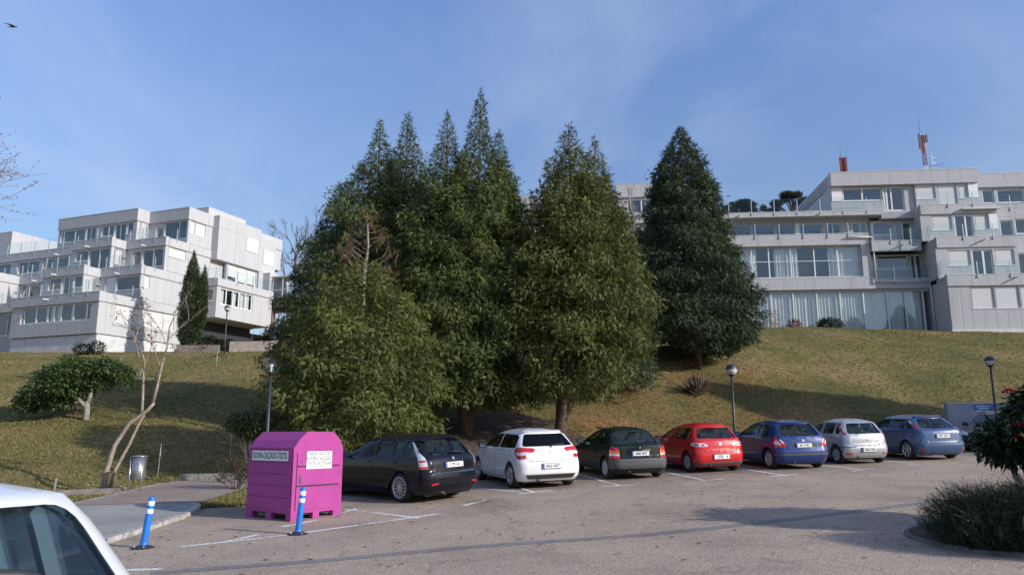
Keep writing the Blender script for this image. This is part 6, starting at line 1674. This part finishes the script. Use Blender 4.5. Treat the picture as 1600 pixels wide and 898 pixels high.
# blue three-door
pbl = paint('paint_blue', (.010, .032, .15), .1)
b = .96; L = 4.18; roh = .70; H = 1.475; xf0 = L - roh
C['blue'] = hatch(L=L, W=1.78, H=H, wb=2.60, track=1.50, roh=roh, belt=b, wr=.31, wheel=('wide', 5, .205, ALLOY), paint=pbl,
    dlo=dlo_of(xf0, b, H, .02, .10, .02), panes=[(-.1, .70), (.80, 2.6)], rearwin=rw_poly(1.02, 1.35, .64, .54), rearpane=rw_poly(1.01, 1.36, .68, .56), wind=rw_poly(1.04, 1.34, .66, .5), cowl=2.18,
    doors=one_door(b, pbl, .74), tailgate=[(-.52, .62), (.52, .62), (.56, .72), (.66, .98), (-.66, .98), (-.56, .72)],
    rearbits=[('bumper_strip', [(-1.0, .44), (1.0, .44), (1.0, .49), (-1.0, .49)], .018, GRYP), ('badge', disc(0, .87, .042), .012, CHROME), ('plate_recess', [(-.36, .66), (.36, .66), (.36, .80), (-.36, .80)], .006, BLKP), ('roof_spoiler', [(-.54, 1.37), (.54, 1.37), (.52, 1.388), (-.52, 1.388)], .04, pbl)],
    tails=[(([(.56, .70), (.88, .69), (.98, .76), (.94, .93), (.86, 1.0), (.78, .98), (.72, .86), (.60, .78)], REDL), [([(.70, .755), (.90, .77), (.91, .86), (.80, .88)], CLL, 'clear_lens'), ([(.60, .79), (.66, .80), (.74, .90), (.70, .92)], CLL, 'clear_lens')])],
    plate=('0613 FKT', .73, .50, .115), wiper=(.3, -.2, 1.05), mirror=(1.92, b), aerial=(.35, .28))
# silver hatchback
ps = paint('paint_silver', (.50, .51, .53), .55, .35)
b = .93; L = 3.82; roh = .60; H = 1.44; xf0 = L - roh
C['silver'] = hatch(L=L, W=1.65, H=H, wb=2.49, track=1.41, roh=roh, belt=b, wr=.295, wheel=('cap', 8, .19, HUBC), paint=ps,
    rear=[(.20, .12), (.28, .05), (.40, .008), (.50, 0), (.58, .012), (.62, .06), (.80, .065), (b, .09), (b + .04, .11), (H - .12, .38)],
    dlo=dlo_of(xf0, b, H, -.20, -.12, .02), panes=[(-.4, .10), (.16, .80), (.88, 2.6)], rearwin=rw_poly(.97, 1.30, .60, .48), rearpane=rw_poly(.93, 1.315, .66, .52), wind=rw_poly(1.02, 1.31, .6, .48), cowl=2.04,
    doors=std_doors(b, BLKP, .93, 1.85), tailgate=[(-.50, .60), (.50, .60), (.60, .68), (.62, .92), (-.62, .92), (-.60, .68)],
    rearbits=[('bumper_strip', [(.42, .545), (.98, .545), (.98, .565), (.42, .565)], .012, BLKP), ('bumper_strip', [(-.98, .545), (-.42, .545), (-.42, .565), (-.98, .565)], .012, BLKP), ('badge', disc(0, .77, .04), .012, CHROME),
              ('reflector', [(.52, .32), (.78, .32), (.76, .36), (.55, .36)], .012, REDL), ('reflector', [(-.78, .32), (-.52, .32), (-.55, .36), (-.76, .36)], .012, REDL)],
    tails=[(([(.64, .95), (.74, .94), (.80, 1.10), (.82, 1.30), (.72, 1.33), (.70, 1.15)], REDL), [([(.645, 1.02), (.69, 1.0), (.715, 1.22), (.68, 1.24)], CLL, 'clear_lens')])],
    plate=('5783 DHL', .47, .48, .12), wiper=(.3, -.15, 1.0), mirror=(1.76, b), aerial=(.25, .05))
# mid-blue hatchback
pf = paint('paint_midblue', (.038, .078, .18), .15, .35)
b = .98; L = 4.34; roh = .78; H = 1.497; xf0 = L - roh
C['midblue'] = hatch(L=L, W=1.83, H=H, wb=2.64, track=1.54, roh=roh, belt=b, wr=.32, ww=.205, wheel=('wide', 5, .215, ALLOY), paint=pf,
    rear=[(.20, .12), (.28, .05), (.40, .008), (.50, 0), (.56, .01), (.60, .05), (.85, .07), (b, .09), (b + .04, .14), (H - .12, .66)],
    dlo=dlo_of(xf0, b, H, -.30, -.08, .06), panes=[(-.6, .05), (.10, .84), (.92, 2.7)], rearwin=rw_poly(1.06, 1.36, .64, .48), rearpane=rw_poly(1.05, 1.37, .68, .50), wind=rw_poly(1.06, 1.36, .68, .5), cowl=2.28, rcut=.95,
    doors=std_doors(b, pf, 1.0, 2.05), tailgate=[(-.60, .58), (.60, .58), (.64, .70), (.66, 1.0), (-.66, 1.0), (-.64, .70)],
    rearbits=[('bumper_strip', [(-.95, .53), (.95, .53), (.95, .55), (-.95, .55)], .012, GRYP), ('chrome_strip', [(-.34, .895), (.34, .895), (.34, .915), (-.34, .915)], .016, CHROME), ('roof_spoiler', [(-.52, 1.385), (.52, 1.385), (.50, 1.41), (-.50, 1.41)], .06, pf),
              ('brake_light', [(-.16, 1.395), (.16, 1.395), (.16, 1.405), (-.16, 1.405)], .068, REDL), ('reflector', [(.66, .36), (.85, .36), (.85, .41), (.68, .41)], .012, REDL), ('reflector', [(-.85, .36), (-.66, .36), (-.68, .41), (-.85, .41)], .012, REDL)],
    tails=[(([(.69, 1.05), (.79, 1.04), (.84, 1.15), (.82, 1.32), (.77, 1.37), (.69, 1.37), (.73, 1.22)], REDL), [([(.735, 1.19), (.835, 1.19), (.825, 1.30), (.72, 1.30)], CLL, 'clear_lens')])],
    plate=('9047 DDY', .80, .50, .115), wiper=(.2, -.25, 1.09), mirror=(1.98, b))
# dark grey car seen from the front
pgr = paint('paint_grey', (.030, .029, .030), .1, .4, coat=.6)
b = .95; L = 4.5; roh = .85; H = 1.46; xf0 = L - roh
C['grey'] = hatch(L=L, W=1.78, H=H, wb=2.65, track=1.52, roh=roh, belt=b, wr=.32, wheel=('wide', 5, .21, ALLOY), paint=pgr,
    dlo=dlo_of(xf0, b, H, -.25, -.05, .03), panes=[(-.5, .90), (1.0, 2.8)], rearwin=rw_poly(1.04, 1.34, .62, .5), wind=rw_poly(1.03, 1.33, .70, .54), windpane=rw_poly(1.02, 1.34, .74, .56), cowl=2.36,
    doors=std_doors(b, pgr, 1.0, 2.1), rearbits=[], tails=[], mirror=(2.05, b), heads=[[(.52, .62), (.86, .64), (.98, .74), (.90, .78), (.55, .72)]],
    frontbits=[('grille', [(-.40, .56), (.40, .56), (.44, .68), (-.44, .68)], .006, BLKP), ('front_intake', [(-.6, .26), (.6, .26), (.55, .38), (-.55, .38)], .006, BLKP), ('badge', disc(0, .63, .05), .014, CHROME)])
# white car in the foreground
pwf = paint('paint_white_near', (.76, .76, .77))
b = .95; L = 4.0; roh = .70; H = 1.52; xf0 = L - roh
hw = .86
C['near'] = hatch(L=L, W=1.72, H=H, wb=2.5, track=1.46, roh=roh, belt=b, wr=.30, wheel=('cap', 6, .19, HUBC), paint=pwf, corner=.55, ze=H - .075,
    width=[(.20, hw * .93), (.30, hw * .985), (.50, hw), (.70, hw * .995), (b - .06, hw * .972), (b, hw * .95), (b + .02, hw * .94), (H - .16, hw * .80), (H - .075, hw * .735)],
    rear=[(.20, .12), (.28, .05), (.40, .008), (.52, 0), (.60, .012), (.66, .045), (.80, .055), (b, .09), (b + .05, .125), (H - .075, .46)],
    front=[(.20, .14), (.30, .04), (.45, 0), (.58, .01), (.66, .05), (.74, .16), (.82, .40), (.90, .66), (.96, .82), (1.00, .92), (1.06, 1.02), (H - .075, 1.70)],
    dlo=[(-.2, b + .05), (-.1, H - .2), (.05, H - .15), (xf0 - 2.2, H - .125), (xf0 - 1.98, H - .135), (xf0 - 1.84, H - .22), (xf0 - 1.30, b + .03), (xf0 - 1.32, b + .01)], panes=[(-.5, .10), (.16, .86), (.96, 2.8)], rearwin=rw_poly(1.02, 1.38, .62, .5),
    wind=rw_poly(1.02, 1.425, .70, .595), windpane=rw_poly(1.01, 1.437, .735, .62), cowl=2.35,
    doors=std_doors(b, pwf, .95, 1.95), rearbits=[], tails=[], mirror=(1.98, b), heads=[[(.5, .64), (.86, .66), (.96, .76), (.55, .74)]], dash=1.03, wheelz=1.12, glass=glassmat('near_car_glass', (.58, .66, .70), .05))

for key, loc, hd, lab in (
    ('estate', (-1.96, 18.49), 47, 'black estate car with tall clear tail lights, next to the magenta textile bank'),
    ('white', (.75, 20.7), 20.5, 'white hatchback with dark tinted glass and red tail lights, between black and green cars'),
    ('green', (3.43, 22.5), 13, 'dark green three-door hatchback with grey bumper and square red tail lights'),
    ('red', (6.08, 24.0), 14, 'bright red five-door hatchback with clear tail lights in the middle of the row'),
    ('blue', (8.78, 24.5), 9, 'deep blue three-door hatchback parked between the red and silver cars'),
    ('silver', (11.41, 25.88), 9, 'silver hatchback with tall red lights beside its rear window'),
    ('midblue', (14.35, 26.98), 9, 'mid-blue hatchback with lights high on its roof pillars, last before the flowering shrub')):
    build_car(C[key], loc, hd, lab)
build_car(C['grey'], (20.1, 31.9), 137, 'dark grey car facing the lot, half hidden behind the red-flowered shrub')
build_car(C['near'], (-2.81, 3.05), 225, 'white car cut off in the foreground corner, its windscreen and steering wheel showing', None)
# ------------------------------------------------------------------ street furniture and small things
# textile bank
MAG = mat('magenta_paint', (.375, .054, .25), .5, spec=.3, noise=(2.5, .12)); SIGNW = mat('sign_white', (.80, .80, .79), .45); GRN = mat('sign_green', (.03, .12, .06), .5); GREYT = mat('sign_grey_letters', (.22, .25, .23), .5)
ph = R(52.8); cx, cy = -4.2, 15.12
root = empty('textile_bank', (cx, cy, gz(cx, cy) + .02), ph, 'magenta steel textile collection bank with an eight-sided top and white signs', 'textile bank')
a, b = 1.22, 1.44        # local x: lit end, local y: shaded side
prof = [(0, .14), (a, .14), (a, 1.36), (a - .09, 1.53), (a - .27, 1.68), (.30, 1.68), (.12, 1.52), (0, 1.36)]
Mp = Matrix(((1, 0, 0, 0), (0, 0, 1, 0), (0, 1, 0, 0), (0, 0, 0, 1)))
mb = MB(); mb.prism(prof, 0, b, MAG, Mp); mb.build('shell', root)
mb = MB()
for x0, x1, y0, y1 in ((0, .20, 0, .16), (.52, .68, 0, .1), (a - .20, a, 0, .16), (0, .1, .62, .80), (0, .16, b - .2, b), (a - .16, a, b - .2, b), (a - .1, a, .62, .8)): mb.box(x0 + .002, x1 - .002, y0 + .002, y1 - .002, -.03, .139, MAG)
mb.box(.06, a - .06, .06, b - .06, .10, .138, BLKP); mb.build('feet', root)
mb = MB()
for z0, z1 in ((1.03, 1.27), (.66, 1.0), (.2, .63)): mb.box(.09, a - .09, -.014, -.001, z0, z1, MAG)
for z in (1.015, .645): mb.box(.09, a - .09, -.004, -.0005, z - .012, z + .012, PTXT)
mb.box(.08, .088, -.004, -.0005, .2, 1.27, PTXT); mb.box(a - .088, a - .08, -.004, -.0005, .2, 1.27, PTXT); d = mb.build('door', root)
mb = MB(); mb.box(.155, .20, -.035, -.0145, .70, .86, CHROME); mb.box(.165, .185, -.018, -.0145, 1.09, 1.13, PTXT); mb.build('handle', d)
for i, (z0, z1) in enumerate(((.2, .42), (.44, .64), (.66, .86), (.88, 1.08), (1.10, 1.33))):
    mb = MB(); mb.box(-.014, -.001, .06, b - .06, z0, z1, MAG); mb.build('side_panel', root)
mb = MB(); mb.box(-.012, -.001, 0, b, 1.365, 1.37, MAG); mb.build('rain_strip', root)
def sign(face, u0, u1, z0, z1, lines, m):
    mb = MB()
    if face == 'end': mb.box(u0, u1, -.022, -.0145, z0, z1, SIGNW); Mt = Matrix(((1, 0, 0, 0), (0, 0, -1, -.0225), (0, 1, 0, 0), (0, 0, 0, 1)))
    else: mb.box(-.022, -.0145, u0, u1, z0, z1, SIGNW); Mt = Matrix(((0, 0, -1, -.0225), (-1, 0, 0, 0), (0, 1, 0, 0), (0, 0, 0, 1)))
    o = mb.build('sign', root)
    for t, zc, h, sx in lines:
        me = text_mesh(t, h, m, .0035 if h > .06 else .001, sx=sx); uc = (u0 + u1) / 2
        me.transform(Mt @ Matrix.Translation((uc if face == 'end' else -uc, zc, 0))); link('sign_text', me, o)
sign('end', .30, .92, .965, 1.30, [('RECICLADO DE', 1.25, .085, .80), ('ROUPA-CALZADO', 1.16, .105, .74), ('TEXTIL DO FOGAR', 1.07, .10, .70), ('Tel.: 695 929 601', .995, .055, .9)], GREYT)
sign('side', .14, b - .14, 1.12, 1.31, [('ROUPA-CALZADO-TEXTIL', 1.212, .17, .545)], GRN)

# flexible bollards
BLUE = mat('bollard_blue', (.012, .16, .56), .4); REFL = mat('reflective_white', (.74, .74, .74), .4)
def bollard(x, y, lean, rz, label):
    r = empty('bollard', (x, y, gz(x, y) + .02), rz, label, 'bollard', 'blue flexible bollards')
    m = MB(); m.lathe([(.0, .045), (.075, .045), (.10, .035), (.17, .012), (.185, 0)], BLKP, 24)
    for k in range(4): m.lathe([(.012, .02), (.012, .04), (0, .042)], CHROME, 6, Matrix.Translation((.13 * math.cos(k * 1.57 + .5), .13 * math.sin(k * 1.57 + .5), 0)))
    m.build('base', r)
    Ml = Matrix.Rotation(lean, 4, 'Y')
    p = MB(); p.lathe([(.055, .03), (.052, .10), (.052, .74), (.046, .762), (.02, .775), (0, .776)], BLUE, 20, Ml); p.lathe([(.060, .04), (.060, .075), (.053, .085)], BLUE, 20, Ml); o = p.build('post', r)
    for z in (.52, .64):
        q = MB(); q.lathe([(.0525, z), (.0535, z + .002), (.0535, z + .068), (.0525, z + .07)], REFL, 20, Ml); q.build('reflective_band', o)
bollard(-5.72, 12.45, .10, 0, 'blue bollard with two white bands, leaning right, nearest the kerb corner')
bollard(-3.63, 13.57, .07, .3, 'blue bollard with two white bands, in front of the magenta textile bank')
bollard(-7.62, 11.3, .04, 0, 'blue bollard seen through the windows of the white foreground car')

# litter bin
x, y = -10.04, 21.2
r = empty('litter_bin', (x, y, gz(x, y)), 0, 'perforated steel litter bin on two posts beside the path', 'litter bin')
STL = mat('bin_steel', (.42, .42, .42), .35, .8, noise=(5, .15))
m = MB(); m.lathe([(0, .36), (.17, .36), (.185, .38), (.19, .93), (.18, .93), (.175, .40)], STL, 24)
for zz in np.linspace(.44, .86, 7):
    for k in range(20): 
        w = 2 * math.pi * (k + .5 * (int(zz * 100) % 2)) / 20; m.lathe([(0, 0), (.011, 0)], PTXT, 6, Matrix.Translation((.1895 * math.cos(w), .1895 * math.sin(w), zz)) @ Matrix.Rotation(w, 4, 'Z') @ Matrix.Rotation(R(90), 4, 'Y') @ Matrix.Translation((0, 0, .003)))
m.build('basket', r)
m = MB(); m.lathe([(.215, .945), (.22, .955), (.215, .968), (0, .99)], STL, 24); m.lathe([(.215, .945), (.17, .945)], STL, 24); m.build('lid', r)
for dx in (-.17, .14):
    m = MB(); m.tube([(dx, -.12, -.1), (dx, -.12, .94)], .024, STL, 8); m.build('post', r)

# globe lamps
POLE = mat('lamp_pole', (.030, .034, .038), .45); GLOBE = glassmat('lamp_globe', (.86, .87, .88), .05); CAPM = mat('lamp_cap', (.035, .038, .045), .35); BULB = mat('lamp_reflector', (.75, .75, .73), .3)
MILK = mat('lamp_milky', (.55, .56, .57), .3)
def lamp(x, y, H, d, label, clear=True):
    r = empty('street_lamp', (x, y, gz(x, y)), 0, label, 'street lamp', 'globe lamps round the lot')
    m = MB(); m.tube([(0, 0, -.2), (0, 0, 1.0), (0, 0, H - d)], [.055, .05, .042], POLE, 12); m.lathe([(.10, 0), (.09, .06), (.06, .08)], POLE, 14); m.build('pole', r)
    m = MB(); m.lathe([(.043, H - d - .06), (.07, H - d - .03), (.13, H - d + .02), (.135, H - d + .045), (.05, H - d + .05)], POLE, 16); m.build('collar', r)
    c = H - d / 2; n = 14; R_ = d / 2
    pts = [(R_ * math.cos(t), c + R_ * math.sin(t)) for t in np.linspace(-1.15, 0.0, n)]
    m = MB(); m.lathe(pts, GLOBE if clear else MILK, 24); g = m.build('globe', r)
    m = MB(); m.lathe([(R_ * math.cos(t) * 1.004, c + R_ * math.sin(t)) for t in np.linspace(0.0, 1.5, n)] + [(0, c + R_)], GLOBE if clear == 2 else CAPM, 24); m.build('cap', g)
    m = MB(); m.lathe([(.03, H - d + .05), (.04, c - .04), (.075, c + .02), (.0, c + .03)], BULB, 12); m.build('lamp_holder', g)
lamp(-6.95, 22.2, 3.62, .46, 'globe lamp with a clear bowl, standing behind the textile bank', 2)
lamp(8.46, 29.7, 3.5, .44, 'half-capped globe lamp on a dark pole behind the red and blue cars', False)
lamp(20.9, 33.6, 3.8, .44, 'half-capped globe lamp above the red-flowered shrub', False)
lamp(-19.9, 53.0, 3.5, .42, 'distant globe lamp before the jutting bay of the white-lit building', False)

# signboard wall at the far end of the lot
WALLP = mat('rendered_wall', (.34, .35, .39), .85, noise=(2, .12))
wx, wy = 19.05, 34.0; wz = 1.25
r = empty('low_wall', (wx, wy, wz), R(-4), 'grey rendered wall with a blue notice, behind the dark grey car', 'wall')
m = MB(); m.box(0, 5.6, 0, .3, -.4, 1.72, WALLP); m.build('wall', r)
m = MB(); m.box(-.02, 5.62, -.02, .32, 1.722, 1.77, CAP); m.build('coping', r)
m = MB(); m.box(1.12, 1.95, -.03, -.003, 1.42, 1.68, mat('notice_blue', (.02, .16, .55), .4)); n_ = m.build('notice', r)
m = MB(); m.box(1.14, 1.95, -.031, -.003, 1.37, 1.415, SIGNW); m.build('notice_edge', n_)
for z, wd in ((1.60, .62), (1.51, .44)):
    m = MB(); u = 1.53 - wd / 2; random.seed(int(z * 100))
    while u < 1.53 + wd / 2: q = random.uniform(.03, .06); m.box(u, u + q, -.034, -.031, z - .022, z + .022, SIGNW); u += q + .012
    m.build('notice_text', n_)

# edging, stakes, low walls
WOOD = mat('weathered_wood', (.24, .21, .175), .9, noise=(4, .35), bump=(20, .5))
def slab(name, x0, y0, x1, y1, w, h, m, label, cat):
    o = strip(name, [(x0, y0), (x1, y1)], w, h, m, kind=None, base=-.25); return tag(o, label, cat)
slab('low_wall', -9.95, 23.8, -7.3, 23.85, .3, .26, mat('rubble_wall', (.25, .225, .20), .9, noise=(9, .5), bump=(12, 1)), 'low rough stone wall closing the end of the path', 'wall')
slab('timber_edging', -12.3, 20.9, -10.5, 21.25, .25, .14, WOOD, 'weathered timber edging by the foot of the leaning tree', 'edging')
slab('low_wall', -24.5, 56.0, -21.5, 56.2, .35, .55, mat('brown_wall', (.20, .165, .14), .9, noise=(4, .3)), 'low brown planter wall left of the cypress foot', 'wall')
slab('low_wall', -21.0, 57.0, -15.0, 57.6, .35, .75, mat('tan_wall', (.33, .28, .235), .9, noise=(4, .3)), 'long tan retaining wall below the footbridge column', 'wall')
def stake(x, y, h, r_, m, label):
    o = MB().tube([(0, 0, -.1), (.02, 0, h * .5), (.04, 0, h)], r_, m, 6).build('stake'); o.location = (x, y, gz(x, y)); tag(o, label, 'stake')
GALV = mat('galvanised', (.40, .42, .42), .5, .3)
stake(-11.0, 24.5, 1.05, .016, GALV, 'thin grey stake in the lawn behind the litter bin')
stake(-9.7, 27.0, 1.0, .012, GALV, 'thin pale stake in the shade left of the clipped tree')
stake(-17.98, 46.7, .9, .02, GALV, 'short stake high on the left lawn')
stake(-11.75, 20.3, .5, .03, WOOD, 'short dark wooden post by the timber edging')

# bird
BIRD = mat('bird_dark', (.035, .035, .05), .7); BG = mat('bird_grey', (.22, .22, .24), .7)
dx, dy, dz = -28.3, 40.0, 24.35
r = empty('bird', (dx, dy, dz), 0, 'dark bird in flight near the top left corner of the sky', 'bird')
m = MB(); m.lathe([(0, -.20), (.035, -.17), (.06, -.08), (.065, .02), (.045, .10), (.03, .13), (.036, .17), (.03, .20), (.008, .225), (0, .26)], BIRD, 12, Matrix.Rotation(R(90), 4, 'Y') @ Matrix.Diagonal((.8, 1, 1, 1)))
for sg, rise in ((1, .10), (-1, -.02)):
    V = [(.10, sg * .03, .02), (-.06, sg * .03, .02), (-.22, sg * .22, .06 + rise), (-.36, sg * .34, .05 + rise), (-.10, sg * .24, .075 + rise), (.04, sg * .14, .055 + rise * .6)]
    m.add(V + [(x, y, z - .008) for x, y, z in V], [(0, 1, 2, 3, 4, 5), (11, 10, 9, 8, 7, 6)] + [(i, (i + 1) % 6, 6 + (i + 1) % 6, 6 + i) for i in range(6)], BIRD)
V = [(-.17, .02, 0), (-.17, -.02, 0), (-.33, -.05, -.01), (-.33, .05, -.01)]; m.add(V + [(x, y, z - .006) for x, y, z in V], [(0, 1, 2, 3), (7, 6, 5, 4), (0, 4, 5, 1), (1, 5, 6, 2), (2, 6, 7, 3), (3, 7, 4, 0)], BIRD)
m.build('body', r)
